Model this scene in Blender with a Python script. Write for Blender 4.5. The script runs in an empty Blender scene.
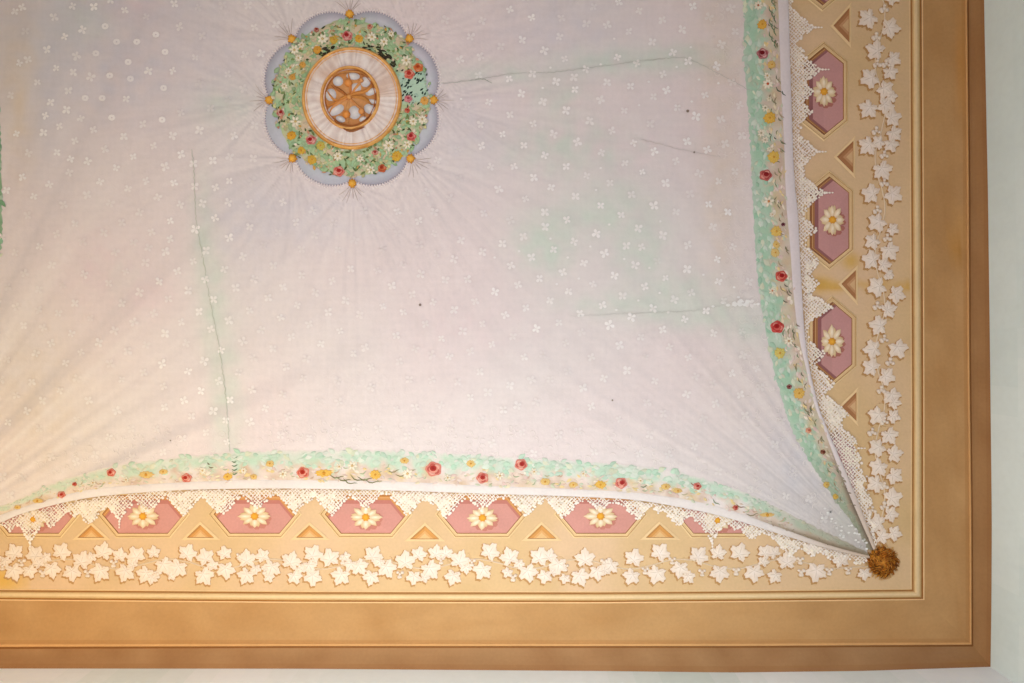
import bpy, math, random
from mathutils import noise, Vector
R = random.Random(7)
S = 0.004            # metres per pixel of the flat ceiling plane
Z0 = 4.1             # ceiling height
CAMZ = 1.5
HD = Z0 - CAMZ
W, Hh = 1024, 683
C = bpy.context.scene.collection
def lin(c):
    return tuple((v/255/12.92) if v/255 <= .04045 else ((v/255+.055)/1.055)**2.4 for v in c[:3])
def P(x, y, h=0.0):
    return ((x-512)*S, (y-341.5)*S, Z0-h)
def Q(x, y, h):      # a point measured on a surface that hangs h below the ceiling
    k = (HD-h)/HD
    return ((x-512)*S*k, (y-341.5)*S*k, Z0-h)
def mix(a, b, t):
    t = max(0, min(1, t)); return tuple(a[i]+(b[i]-a[i])*t for i in range(3))
def nz(x, y, s, seed=0.0):
    return noise.noise(Vector((x/s, y/s, seed)))
def jit(c, a, r=R):
    k = 1+r.uniform(-a, a); return tuple(max(0, min(255, v*k+r.uniform(-a, a)*40)) for v in c)
# ------------------------------------------------------------------ materials
MATS = {}
def mat(name, rough=.85, fine=.05, bump=.15, scale=90, spec=.15, metallic=0.0, tint=(1, 1, 1)):
    if name in MATS: return MATS[name]
    m = bpy.data.materials.new(name); m.use_nodes = True
    nt = m.node_tree; n = nt.nodes; b = n['Principled BSDF']
    at = n.new('ShaderNodeAttribute'); at.attribute_name = 'Col'
    tc = n.new('ShaderNodeTexCoord')
    ns = n.new('ShaderNodeTexNoise'); ns.inputs['Scale'].default_value = scale; ns.inputs['Detail'].default_value = 5
    ns2 = n.new('ShaderNodeTexNoise'); ns2.inputs['Scale'].default_value = 9; ns2.inputs['Detail'].default_value = 6
    nt.links.new(tc.outputs['Object'], ns.inputs['Vector']); nt.links.new(tc.outputs['Object'], ns2.inputs['Vector'])
    ad = n.new('ShaderNodeMath'); ad.operation = 'ADD'
    nt.links.new(ns.outputs['Fac'], ad.inputs[0]); nt.links.new(ns2.outputs['Fac'], ad.inputs[1])
    mr = n.new('ShaderNodeMapRange')
    mr.inputs['From Min'].default_value = .6; mr.inputs['From Max'].default_value = 1.4
    mr.inputs['To Min'].default_value = 1-fine; mr.inputs['To Max'].default_value = 1+fine
    nt.links.new(ad.outputs[0], mr.inputs['Value'])
    vm = n.new('ShaderNodeVectorMath'); vm.operation = 'SCALE'
    nt.links.new(at.outputs['Color'], vm.inputs[0]); nt.links.new(mr.outputs[0], vm.inputs['Scale'])
    tm = n.new('ShaderNodeVectorMath'); tm.operation = 'MULTIPLY'; tm.inputs[1].default_value = tint
    nt.links.new(vm.outputs[0], tm.inputs[0]); nt.links.new(tm.outputs[0], b.inputs['Base Color'])
    bp = n.new('ShaderNodeBump'); bp.inputs['Strength'].default_value = bump; bp.inputs['Distance'].default_value = .002
    nt.links.new(ns.outputs['Fac'], bp.inputs['Height']); nt.links.new(bp.outputs[0], b.inputs['Normal'])
    b.inputs['Roughness'].default_value = rough; b.inputs['Specular IOR Level'].default_value = spec
    b.inputs['Metallic'].default_value = metallic
    MATS[name] = m; return m
plaster = mat('frieze_plaster', fine=.06, bump=.25, tint=(.90, .84, .785))
cornice_m = mat('cornice_plaster', fine=.07, bump=.3, tint=(.95, .90, .83))
wall_m = mat('lime_wash', fine=.03, bump=.25, scale=40, tint=(1.06, 1.07, 1.12))
cloth_m = mat('painted_cloth', fine=.035, bump=.2, scale=120, tint=(.985, .985, .985))
pig = mat('fresco_pigment', fine=.07, bump=.2, scale=120)
stucco = mat('white_stucco', fine=.05, bump=.3, scale=110)
lace_m = mat('cream_lace', fine=.06, bump=.2)
gilt = mat('gilding', rough=.6, fine=.15, bump=.3, spec=.3)
flower_m = mat('flower_pigment', fine=.08, bump=.2)
floor_m = mat('floor_wood', rough=.5, fine=.1)
# ------------------------------------------------------------------ mesh builder
class MB:
    def __init__(s): s.v = []; s.f = []; s.c = []; s.mi = []
    def vert(s, p): s.v.append(p); return len(s.v)-1
    def face(s, idx, cols, mi=0):
        s.f.append(idx)
        if len(cols) == 3 and not isinstance(cols[0], (tuple, list)): cols = [cols]*len(idx)
        s.c.append(cols); s.mi.append(mi)
    def quadp(s, pts, h, col):          # flat polygon at depth h (h may be a list)
        hs = h if isinstance(h, (list, tuple)) else [h]*len(pts)
        s.face([s.vert(P(p[0], p[1], k)) for p, k in zip(pts, hs)], col)
    def fan(s, c, ring, he, hc, ce, cc, base=None, side=None, hmid=None):
        n = len(ring)
        ci = s.vert(P(c[0], c[1], hc))
        mid = [s.vert(P(c[0]+(p[0]-c[0])*.6, c[1]+(p[1]-c[1])*.6, hmid if hmid is not None else he+(hc-he)*.75)) for p in ring]
        ri = [s.vert(P(p[0], p[1], he)) for p in ring]
        cm = mix(cc, ce, .6)
        for i in range(n):
            j = (i+1) % n
            s.face([ci, mid[i], mid[j]], [cc, cm, cm])
            s.face([mid[i], ri[i], ri[j], mid[j]], [cm, ce, ce, cm])
        if base is not None:
            bi = [s.vert(P(p[0], p[1], base)) for p in ring]
            sc = side or ce
            for i in range(n):
                j = (i+1) % n
                s.face([ri[i], bi[i], bi[j], ri[j]], sc)
    def flat(s, ring, h, base, col, side=None):
        ri = [s.vert(P(p[0], p[1], h)) for p in ring]
        s.face(ri, col)
        bi = [s.vert(P(p[0], p[1], base)) for p in ring]
        n = len(ring)
        for i in range(n):
            j = (i+1) % n; s.face([ri[i], bi[i], bi[j], ri[j]], side or col)
    def ribbon(s, pts, w, h, col, base=None, taper=False):
        n = len(pts); L = []; M = []; T = []
        for i, p in enumerate(pts):
            a = pts[max(0, i-1)]; b = pts[min(n-1, i+1)]
            dx, dy = b[0]-a[0], b[1]-a[1]; d = math.hypot(dx, dy) or 1
            ww = (w if not callable(w) else w(i/(n-1)))
            if taper: ww *= math.sin(math.pi*(.08+.84*i/(n-1)))
            nx, ny = -dy/d*ww/2, dx/d*ww/2
            hb = h*.45 if base is None else base
            L.append(s.vert(P(p[0]+nx, p[1]+ny, hb))); M.append(s.vert(P(p[0], p[1], h))); T.append(s.vert(P(p[0]-nx, p[1]-ny, hb)))
        for i in range(n-1):
            s.face([L[i], M[i], M[i+1], L[i+1]], col); s.face([M[i], T[i], T[i+1], M[i+1]], col)
    def torus(s, cx, cy, rx, ry, w, hb, ht, col, n=96, m=7, colf=None):
        rows = []
        for i in range(n):
            a = 2*math.pi*i/n; row = []
            for k in range(m):
                t = k/(m-1); off = (t-.5)*w
                x = cx+(rx+off)*math.cos(a); y = cy+(ry+off)*math.sin(a)
                row.append(s.vert(P(x, y, hb+(ht-hb)*math.sin(math.pi*t))))
            rows.append(row)
        for i in range(n):
            j = (i+1) % n
            for k in range(m-1):
                c = colf(i/n, (k+.5)/(m-1)) if colf else col
                s.face([rows[i][k], rows[i][k+1], rows[j][k+1], rows[j][k]], c)
    def ball(s, cx, cy, rx, hb, ht, c1, c2, ry=None, n=12, m=4):
        ry = ry or rx
        prev = None
        for k in range(m+1):
            t = k/m*math.pi/2
            rr = math.cos(t); h = hb+(ht-hb)*math.sin(t); col = mix(c1, c2, k/m)
            if k == m:
                ti = s.vert(P(cx, cy, h))
                for i in range(n): s.face([prev[i], prev[(i+1) % n], ti], col)
            else:
                cur = [s.vert(P(cx+rx*rr*math.cos(2*math.pi*i/n), cy+ry*rr*math.sin(2*math.pi*i/n), h)) for i in range(n)]
                if prev:
                    for i in range(n): s.face([prev[i], prev[(i+1) % n], cur[(i+1) % n], cur[i]], col)
                prev = cur
    def build(s, name, material, parent=None, smooth=False, label=None, loc=None):
        me = bpy.data.meshes.new(name)
        o = bpy.data.objects.new(name, me)
        org = loc if loc is not None else (0, 0, 0)
        if parent is not None:
            q = parent; org = (0, 0, 0)
            while q is not None:
                org = tuple(org[i]+q.location[i] for i in range(3)); q = q.parent
        elif loc is not None:
            o.location = loc
        me.from_pydata([tuple(v[i]-org[i] for i in range(3)) for v in s.v], [], s.f)
        at = me.color_attributes.new('Col', 'FLOAT_COLOR', 'CORNER')
        data = []
        for fc in s.c:
            for c in fc: data.extend(lin(c)); data.append(1.0)
        at.data.foreach_set('color', data)
        ms = material if isinstance(material, list) else [material]
        for m in ms: me.materials.append(m)
        if len(ms) > 1: me.polygons.foreach_set('material_index', s.mi)
        if smooth: me.polygons.foreach_set('use_smooth', [True]*len(me.polygons))
        me.update(); C.objects.link(o)
        if parent is not None: o.parent = parent
        if label: o['label'] = label
        return o
def tag(o, label, cat, group=None):
    o['label'] = label; o['category'] = cat
    if group: o['group'] = group
    return o
def empty(name, x, y, h, label, cat, group=None):
    o = bpy.data.objects.new(name, None); C.objects.link(o); o.location = P(x, y, h); o.empty_display_size = .05
    return tag(o, label, cat, group)
def struct(o): o['kind'] = 'structure'; return o
# ------------------------------------------------------------------ curve helpers
def resample(pts, n):
    out = []
    m = len(pts)
    for i in range(m-1):
        p0 = pts[max(0, i-1)]; p1 = pts[i]; p2 = pts[i+1]; p3 = pts[min(m-1, i+2)]
        for k in range(24):
            t = k/24
            out.append(tuple(.5*((2*p1[a])+(-p0[a]+p2[a])*t+(2*p0[a]-5*p1[a]+4*p2[a]-p3[a])*t*t+(-p0[a]+3*p1[a]-3*p2[a]+p3[a])*t**3) for a in (0, 1)))
    out.append(pts[-1])
    d = [0]
    for i in range(1, len(out)): d.append(d[-1]+math.dist(out[i], out[i-1]))
    res = []; j = 0
    for i in range(n):
        t = d[-1]*i/(n-1)
        while j < len(d)-2 and d[j+1] < t: j += 1
        u = (t-d[j])/max(1e-9, d[j+1]-d[j]); u = min(1, u)
        res.append((out[j][0]+(out[j+1][0]-out[j][0])*u, out[j][1]+(out[j+1][1]-out[j][1])*u))
    return res
def interp(pts, x, ax=0):            # value of the other axis at x, piecewise linear
    by = 1-ax
    if x <= pts[0][ax]: a, b = pts[0], pts[1]
    elif x >= pts[-1][ax]: a, b = pts[-2], pts[-1]
    else:
        for a, b in zip(pts, pts[1:]):
            if a[ax] <= x <= b[ax]: break
    return a[by]+(b[by]-a[by])*(x-a[ax])/(b[ax]-a[ax])
def strip(mb, A, B, m, hf, cf, ragged=None):
    n = len(A); g = []
    for i in range(n):
        row = []
        for k in range(m+1):
            t = k/m
            x = A[i][0]+(B[i][0]-A[i][0])*t; y = A[i][1]+(B[i][1]-A[i][1])*t
            if ragged and k == 0:
                r = ragged(i); dx = A[i][0]-B[i][0]; dy = A[i][1]-B[i][1]; d = math.hypot(dx, dy) or 1
                x += dx/d*r; y += dy/d*r
            row.append((mb.vert(P(x, y, hf(i/(n-1), t))), cf(x, y, i/(n-1), t)))
        g.append(row)
    for i in range(n-1):
        for k in range(m):
            q = [g[i][k], g[i][k+1], g[i+1][k+1], g[i+1][k]]
            mb.face([a[0] for a in q], [a[1] for a in q])
# lines measured on the ceiling: garland edge, hem edges
GB = [(-142,566),(-100,543),(-60,521),(-30,514),(0,507),(29,496),(57,483),(115,467),(172,459),(230,453.5),(287,451.5),(393,451.5),(480,456),(519,458.5),(605,464),(662,470),(705,480),(748,494.6),(787,514),(830,535),(866,552)]
HB1 = [(-142,569),(-100,551),(-60,532),(-30,524),(0,515),(29,505),(86,490),(144,484),(230,480),(287,479.5),(393,481),(480,485),(560,488),(634,492),(691,500),(731,510),(787,530),(830,545),(868,555)]
HB2 = [(-142,571),(-100,556),(-60,540),(-30,532),(0,523),(29,511.5),(86,498),(144,492),(201,489),(287,488),(393,490),(480,493),(560,495.5),(634,499.5),(691,509),(731,518.5),(787,536),(830,549),(868,557.5)]
GR = [(752,-250),(743,-140),(741,-60),(744,0),(744.5,57),(748.6,115),(753,196),(755,240),(759,285),(766,332),(776,377),(790,423),(802,447),(830,492),(852,522),(868,549)]
HR1 = [(785,-250),(777,-140),(775,-60),(777,0),(780,86),(783,143),(785,200),(789,246),(792,289),(797,332),(805,369),(813,403),(825,435),(839,472),(854,508),(872,549)]
HR2 = [(796,-250),(788,-140),(786,-60),(787.5,0),(790,86),(793,172),(797,217),(800,275),(805,345),(816,400),(829,435),(845,472),(859,506),(874.5,547)]
KNOT = (882, 561.5)
# ------------------------------------------------------------------ ceiling with the painted frieze ground
mb = MB(); st = 4; x0, x1, y0, y1 = -292, 1004, -464, 692
xs = list(range(x0, x1+1, st)); ys = list(range(y0, y1+1, st)); gi = {}
def frieze_col(x, y):
    c = (228, 198, 154)
    c = mix(c, (232, 202, 168), .5+nz(x, y, 90, 3)*1.2)
    c = mix(c, (218, 188, 138), max(0, nz(x, y, 55, 8))*.7)
    if x > 780:
        d = abs(y-283-nz(x, y, 12, 1)*5-3)
        a = math.exp(-(d/4.5)**2)*(.55+.8*nz(x, y, 13, 5))*(1 if x < 911 else 0)
        if 842 < x < 905: a *= .5
        c = mix(c, (222, 172, 78), a*1.3)
        c = mix(c, (222, 178, 90), math.exp(-((x-851)**2+(y-261)**2)/60)*.8)
        c = mix(c, (222, 180, 96), math.exp(-((x-822)**2/150+(y-284)**2/40))*.9)
    if x < 30: c = mix(c, (236, 190, 90), math.exp(-((x-2)**2/500+(y-580)**2/160))*.8)
    return c
fcol = {}
for x in xs:
    for y in ys:
        gi[x, y] = mb.vert(P(x, y, 0)); fcol[x, y] = frieze_col(x, y)
for x in xs[:-1]:
    for y in ys[:-1]:
        k = [(x, y), (x+st, y), (x+st, y+st), (x, y+st)]
        mb.face([gi[a] for a in k], [fcol[a] for a in k])
ceil = struct(mb.build('ceiling', plaster))
so = ceil.modifiers.new('slab', 'SOLIDIFY'); so.thickness = .12; so.offset = 1
me = ceil.data
# ------------------------------------------------------------------ cornice, swept round the corner
TOP = -460; LEFT = -290
def line(right, bottom, corner):
    n1, n2 = 40, 50; out = []
    rp = [(TOP, right[0][0])]+[(p[1], p[0]) for p in right]+[(corner[1], corner[0])]
    rp = sorted(set(rp))
    bp = sorted(set([(LEFT, bottom[0][1])]+[(p[0], p[1]) for p in bottom]+[(corner[0], corner[1])]))
    for i in range(n1):
        y = TOP+(corner[1]-TOP)*i/n1; out.append((interp(rp, y), y))
    out.append(corner)
    for i in range(1, n2+1):
        x = corner[0]+(LEFT-corner[0])*i/n2; out.append((x, interp(bp, x)))
    return out
def lerpl(A, B, t): return [(a[0]+(b[0]-a[0])*t, a[1]+(b[1]-a[1])*t) for a, b in zip(A, B)]
L0 = line([(909.2,0),(910,196),(911,400)], [(0,589),(300,591),(600,591.3),(750,590.2)], (910.6,588.6))
L1 = line([(923,0),(924,196),(924.6,400)], [(0,600.5),(300,603),(600,603.4),(750,602)], (924.6,600))
L2 = line([(964.8,0),(966.5,196),(967,356),(969,516)], [(0,643.5),(294,643),(730,643)], (969.3,641.8))
L3 = line([(968.8,0),(970.5,196),(971,356),(973,516)], [(0,649),(294,648),(730,648)], (973.3,646.5))
L4 = line([(984,0),(988,196),(990,356),(991.8,516),(991.5,600)], [(0,668.5),(294,668.7),(600,671),(730,672.5),(860,671)], (990.5,666.8))
def sweep(name, A, B, prof, cols, material):
    mb = MB(); rows = []
    for t, h in prof:
        Ln = lerpl(A, B, t)
        rows.append([mb.vert(Q(x, y, h)) for x, y in Ln]); rows[-1].append(None)
        rows[-1].pop()
    pix = [lerpl(A, B, t) for t, h in prof]
    for k in range(len(prof)-1):
        for i in range(len(A)-1):
            cc = []
            for a, b in ((k, i), (k+1, i), (k+1, i+1), (k, i+1)):
                x, y = pix[a][b]; cc.append(cols(k, x, y))
            mb.face([rows[k][i], rows[k+1][i], rows[k+1][i+1], rows[k][i+1]], cc)
    return struct(mb.build(name, material))
roll_prof = [(0,0),(.05,.001),(.10,.001),(.16,.0005),(.22,.004),(.32,.009),(.45,.012),(.58,.011),(.70,.006),(.78,.002),(.86,.002),(.90,.004),(.98,.005),(1,.004)]
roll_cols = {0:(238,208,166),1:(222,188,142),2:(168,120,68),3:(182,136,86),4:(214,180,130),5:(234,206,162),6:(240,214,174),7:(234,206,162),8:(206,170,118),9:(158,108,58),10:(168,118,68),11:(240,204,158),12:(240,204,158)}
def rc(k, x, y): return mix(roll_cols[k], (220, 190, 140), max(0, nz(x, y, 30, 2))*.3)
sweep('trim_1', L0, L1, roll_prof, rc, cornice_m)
def wc(k, x, y):
    c = mix((198, 157, 110), (188, 146, 99), .5+nz(x, y, 40, 4)*1.6)
    c = mix(c, (176, 128, 78), max(0, nz(x, y, 14, 6))*.35)
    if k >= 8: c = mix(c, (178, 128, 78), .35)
    if x > 925:
        d = abs(y-252-nz(x, y, 9, 7)*4)
        if x < 968: c = mix(c, (166, 112, 48), math.exp(-(d/1.6)**2)*.6*(1 if x > 938 else .0))
        c = mix(c, (206, 146, 60), math.exp(-((x-957)**2/60+(y-238)**2/160))*.7)
        c = mix(c, (204, 142, 70), math.exp(-((x-961)**2/30+(y-60)**2/2500))*.5)
    return c
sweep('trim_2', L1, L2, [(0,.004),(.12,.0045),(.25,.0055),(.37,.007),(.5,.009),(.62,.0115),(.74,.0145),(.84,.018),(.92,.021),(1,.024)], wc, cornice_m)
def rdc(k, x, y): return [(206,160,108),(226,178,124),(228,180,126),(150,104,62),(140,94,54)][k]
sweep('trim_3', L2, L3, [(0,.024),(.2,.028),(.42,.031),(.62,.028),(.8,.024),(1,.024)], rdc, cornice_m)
def bc(k, x, y):
    c = mix((170,132,95), (158,118,82), .5+nz(x, y, 30, 9)*1.5)
    if x > 960: c = mix(c, (170,122,72), .3)
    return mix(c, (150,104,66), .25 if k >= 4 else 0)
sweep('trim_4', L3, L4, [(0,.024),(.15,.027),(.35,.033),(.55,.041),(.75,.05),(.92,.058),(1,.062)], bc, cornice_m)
# walls hang from the outer edge of the cornice
ci = 40
def wall(name, pts):
    mb = MB(); N = 14; rows = []
    hs = [.05, .0622, .2, .45, .8, 1.2, 1.7, 2.3, 3.0, 4.1]
    base = [Q(x, y, .0615) for x, y in pts]
    for h in hs: rows.append([mb.vert((b[0], b[1], Z0-h)) for b in base])
    for k in range(len(hs)-1):
        for i in range(len(pts)-1):
            c = (226, 236, 230) if name == 'wall_right' else (240, 244, 244)
            c = mix(c, (212, 226, 220), .3+nz(base[i][0]*60, base[i][1]*60+hs[k]*80, 30, 3))
            mb.face([rows[k][i], rows[k+1][i], rows[k+1][i+1], rows[k][i+1]], c)
    o = mb.build(name, wall_m); sm = o.modifiers.new('thick', 'SOLIDIFY'); sm.thickness = .15; sm.offset = 1 
    return struct(o)
wall('wall_right', L4[:ci+1]); wall('wall_front', L4[ci:])
a = Q(LEFT, TOP, .06); b = L4[ci]; bq = Q(b[0], b[1], .06)
XL, YB = a[0], a[1]
def plainwall(name, p, q):
    mb = MB(); n = 12; m = 8; g = []
    for k in range(m+1):
        g.append([mb.vert((p[0]+(q[0]-p[0])*t/n, p[1]+(q[1]-p[1])*t/n, Z0*k/m)) for t in range(n+1)])
    for k in range(m):
        for t in range(n): mb.face([g[k][t], g[k][t+1], g[k+1][t+1], g[k+1][t]], jit((226, 230, 224), .01))
    o = mb.build(name, wall_m); return struct(o)
plainwall('wall_left', (XL, YB), (XL, bq[1]+.02)); plainwall('wall_back', (XL, YB), (bq[0]+.02, YB))
mb = MB(); nx = 24
for i in range(nx):
    xa = XL+(bq[0]+.03-XL)*i/nx; xb = XL+(bq[0]+.03-XL)*(i+1)/nx
    mb.face([mb.vert((xa, YB, 0)), mb.vert((xb, YB, 0)), mb.vert((xb, bq[1]+.03, 0)), mb.vert((xa, bq[1]+.03, 0))], jit((150, 110, 76), .08))
fl = struct(mb.build('floor', floor_m))
# ------------------------------------------------------------------ painted canopy
canopy = empty('painted_canopy', 430, 260, 0, 'pale lilac cloth canopy with tiny white flowers, white hem and lace, drawn to a corner', 'canopy')
HC = .009
studs = [(350.5,15.5),(410,40),(434,101),(411,159.5),(353,184),(293.5,159),(270.5,101),(293,40.5)]
MC = (352.3, 99.5)
green = [(600,62,60,14,.8),(680,60,50,14,.9),(500,75,60,12,.6),(560,100,30,18,.6),(570,150,70,28,.8),(615,190,30,16,.6),(545,245,32,30,1.0),(600,215,60,22,.8),(640,250,28,30,.8),(680,290,50,20,.6),(700,315,60,15,.75),(620,305,60,12,.6),(205,240,12,60,.7),(216,310,13,60,.7),(228,400,16,70,.6),(85,20,28,22,.8),(60,40,40,40,.2),(225,105,30,20,.7),(120,285,20,22,.35),(745,330,20,20,.6),(845,520,14,18,.5)]
lav = [(120,70,90,60,.55),(150,8,60,18,.6),(45,95,20,70,.5),(245,220,40,60,.4),(300,215,60,30,.5),(470,130,50,50,.3),(560,30,80,40,.35),(800,470,40,50,.5),(60,20,60,40,.5),(215,60,60,60,.3)]
pink = [(100,270,40,40,.5),(150,300,30,20,.5),(140,8,30,15,.4),(620,150,60,40,.3),(480,330,80,40,.25),(700,120,40,80,.3)]
ochre = [(720,60,26,120,.35),(722,200,22,90,.35),(20,90,18,80,.55),(40,420,60,90,.35),(740,380,40,40,.1)]
def fold(cx, cy, x, y, K, seed, L, amp):
    dx, dy = x-cx, y-cy; d = math.hypot(dx, dy)
    if d > L*4: return 0
    a = math.atan2(dy, dx)
    v = noise.noise(Vector((a*K, seed, d*.0012)))+.6*noise.noise(Vector((a*K*2.3, seed+9, d*.002)))
    return v*math.exp(-d/L)*amp*min(1, d/14)
def cloth_col(x, y):
    c = (227, 217, 214)
    bl = nz(x, y, 120, 1.7)
    c = mix(c, (230, 215, 213), .5+bl)
    for (L_, col) in ((green, (208, 216, 203)), (lav, (208, 205, 213)), (pink, (228, 206, 208)), (ochre, (222, 202, 180))):
        for gx, gy, sx, sy, a in L_:
            d = ((x-gx)/sx)**2+((y-gy)/sy)**2
            if d < 6: c = mix(c, col, a*math.exp(-d)*(.95+.8*nz(x, y, 14, gx)))
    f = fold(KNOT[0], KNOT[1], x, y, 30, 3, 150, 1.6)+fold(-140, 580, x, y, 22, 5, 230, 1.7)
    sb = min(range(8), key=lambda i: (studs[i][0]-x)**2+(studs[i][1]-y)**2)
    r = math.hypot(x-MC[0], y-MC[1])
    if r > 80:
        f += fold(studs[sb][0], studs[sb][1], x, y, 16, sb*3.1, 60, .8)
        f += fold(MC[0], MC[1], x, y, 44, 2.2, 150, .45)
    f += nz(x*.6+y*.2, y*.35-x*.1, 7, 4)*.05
    c = mix(c, (186, 178, 180), max(0, f)*.8) if f > 0 else mix(c, (246, 238, 232), -f*.9)  # shade and highlights of the folds painted into the cloth colour
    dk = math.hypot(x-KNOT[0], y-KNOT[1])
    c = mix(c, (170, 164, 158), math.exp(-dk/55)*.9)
    # thread-like weave of the brushwork
    w = math.sin(x*2.1+nz(x, y, 20, 1)*3)*.5+math.sin(y*2.3+nz(x, y, 25, 2)*3)*.5
    return tuple(v*(1+.008*w+.016*nz(x, y, 4, 6)) for v in c)
mb = MB(); st = 2; gi = {}; cc = {}
def inside_cloth(x, y):
    if y > interp(HB1, x)-1 or (x > 0 and y > 556): return False
    if x > 866: return False
    return x < interp([(p[1], p[0]) for p in HR1], y)-1
def gv(x, y):
    if (x, y) not in gi:
        f = fold(KNOT[0], KNOT[1], x, y, 34, 3, 150, 1.0)
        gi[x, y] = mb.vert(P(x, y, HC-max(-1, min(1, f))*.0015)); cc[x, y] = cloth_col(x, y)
    return gi[x, y]
GLy = [(-60, -54), (-40, -30)]+[(p[1], p[0]) for p in [(-12,40),(-1,110),(1.5,150),(2.5,190),(3,225),(1.2,252),(-6,285),(-22,340),(-50,420),(-90,500),(-132,555)]]
cells = [(x, y, 2) for x in range(-32, 880, 2) for y in range(-56, 560, 2)]
cells += [(x, y, 8) for x in range(-160, 800, 8) for y in range(-248, -56, 8)]
cells += [(x, y, 4) for x in range(-160, -32, 4) for y in range(-56, 572, 4)]
for x, y, st in cells:
    if 1:
        if x < interp(GLy, y)-12: continue
        if inside_cloth(x, y) and inside_cloth(x+st, y+st) and inside_cloth(x+st, y) and inside_cloth(x, y+st):
            k = [(x, y), (x+st, y), (x+st, y+st), (x, y+st)]
            mb.face([gv(*a) for a in k], [0]*4)
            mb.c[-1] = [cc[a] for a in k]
# sprigs woven in the cloth
def reg(pts, s, ox, oy): return [(p[0]/s+ox, p[1]/s+oy) for p in pts]
sp = []
sp += reg([(85,30),(60,45),(195,65),(260,25),(333,28),(390,5),(440,40),(612,18),(868,25),(945,12),(1010,10),(295,108),(372,96),(232,133),(412,150),(482,150),(548,125),(170,178),(272,198),(340,190),(580,185),(452,220),(105,212),(75,225),(203,242),(262,255),(523,250),(322,273),(388,267),(460,278),(138,290),(245,320),(575,310),(183,360),(303,345),(362,345),(445,348),(238,385),(165,405),(288,415),(395,413),(738,380),(213,443),(332,455),(503,435),(570,420),(635,395),(160,465),(65,468),(268,493),(437,478),(605,475),(700,458),(818,475),(797,262),(205,533),(370,523),(540,512),(635,540),(470,548),(252,556),(312,565),(410,588),(580,583),(678,572),(745,562),(805,548),(885,555),(248,603),(85,618),(30,665),(890,100),(965,90),(915,190),(857,195),(895,405),(890,440),(630,98),(685,205),(607,250)], 3.483, 0, 0)
sp += reg([(125,58),(180,18),(355,8),(515,5),(612,12),(682,25),(755,28),(803,5),(452,33),(555,62),(228,88),(390,83),(493,115),(633,87),(710,83),(800,80),(873,85),(268,155),(430,150),(597,145),(753,135),(685,173),(873,165),(533,183),(598,208),(368,185),(203,190),(802,203),(470,220),(145,233),(580,250),(722,247),(523,238),(678,283),(188,298),(512,288),(300,330),(623,320),(785,312),(385,360),(443,320),(720,348),(890,345),(825,377),(560,355),(660,385),(492,392),(268,430),(432,430),(748,418),(937,410),(210,465),(698,460),(873,455),(540,465),(635,495),(800,490),(980,480),(472,495),(405,525),(738,520),(915,522),(158,515),(255,535),(350,567),(580,535),(185,568),(850,563),(955,587),(132,605),(288,600),(775,593),(450,595),(715,630),(235,637),(570,640),(835,670),(1000,650),(660,665),(505,670),(90,508),(955,300),(850,268)], 3.483, 0, 180)
sp += reg([(118,180),(430,172),(215,210),(765,178),(705,212),(880,208),(315,245),(155,245),(805,243),(645,245),(928,272),(748,282),(412,280),(790,315),(875,320),(385,372),(35,320),(100,282)], 3.483, 0, 330)
sp += reg([(255,35),(325,62),(602,12),(668,38),(838,25),(130,122),(295,132),(565,85),(635,105),(710,138),(742,68),(805,98),(365,165),(430,192),(598,188),(660,207),(775,172),(823,200),(915,215),(97,195),(155,245),(253,255),(328,240),(403,265),(498,225),(565,267),(460,250),(743,240),(640,280),(463,290),(293,303),(188,330),(360,328),(713,313),(878,308),(755,292),(620,357),(435,357),(545,322),(256,370),(510,390),(163,402),(330,400),(790,348),(848,375),(580,422),(395,432),(232,433),(470,458),(300,468),(650,460),(885,480),(548,490),(165,470),(367,500),(715,487),(785,518),(820,455),(195,535),(268,535),(435,535),(622,525),(677,552),(500,565),(332,570),(575,588),(752,588),(922,582),(220,607),(387,602),(305,637),(643,625),(465,630),(888,655),(25,515)], 3.2, 430, 0)
sp += reg([(545,20),(610,50),(368,40),(438,65),(300,5),(15,40),(885,10),(785,40),(950,40),(715,20),(532,108),(368,88),(298,118),(743,115),(665,92),(100,130),(232,140),(460,135),(627,148),(675,152),(823,145),(395,160),(558,172),(325,185),(258,210),(490,203),(654,210),(78,190),(820,222),(917,190),(425,232),(588,243),(350,252),(752,250),(920,262),(50,258),(520,270),(685,278),(282,272),(120,255),(443,292),(208,295),(615,308),(780,320),(383,322),(145,325),(12,328),(550,338),(712,347),(880,355),(307,345),(480,363),(240,368),(812,383),(643,375),(78,352),(412,392),(573,400),(340,412),(742,415),(905,428),(105,420),(265,437),(37,443),(673,438),(198,462),(433,457),(765,470),(605,465),(130,485),(300,503),(515,503),(62,500),(825,505),(718,578),(160,550),(325,575),(962,555),(630,545),(555,570),(255,592),(488,600),(185,615),(820,620),(990,622),(910,650),(235,670),(515,660),(280,657),(130,630)], 3.2, 430, 200)
sp += reg([(218,175),(505,178),(605,112),(115,145),(160,215),(630,180),(578,210),(303,308),(345,373),(283,413),(180,395),(80,365),(585,390),(225,452),(485,430),(330,480),(65,470),(165,495),(555,460),(270,520),(107,537),(455,500),(600,560),(525,520),(205,560),(310,583),(145,603),(245,627),(395,640),(565,645),(355,660),(500,600),(115,435)], 3.413, 250, 160)
_u = []
for p_ in sp:
    if all((p_[0]-a)**2+(p_[1]-b)**2 > 49 for a, b in _u) and inside_cloth(*p_): _u.append(p_)
sp = _u
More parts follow.
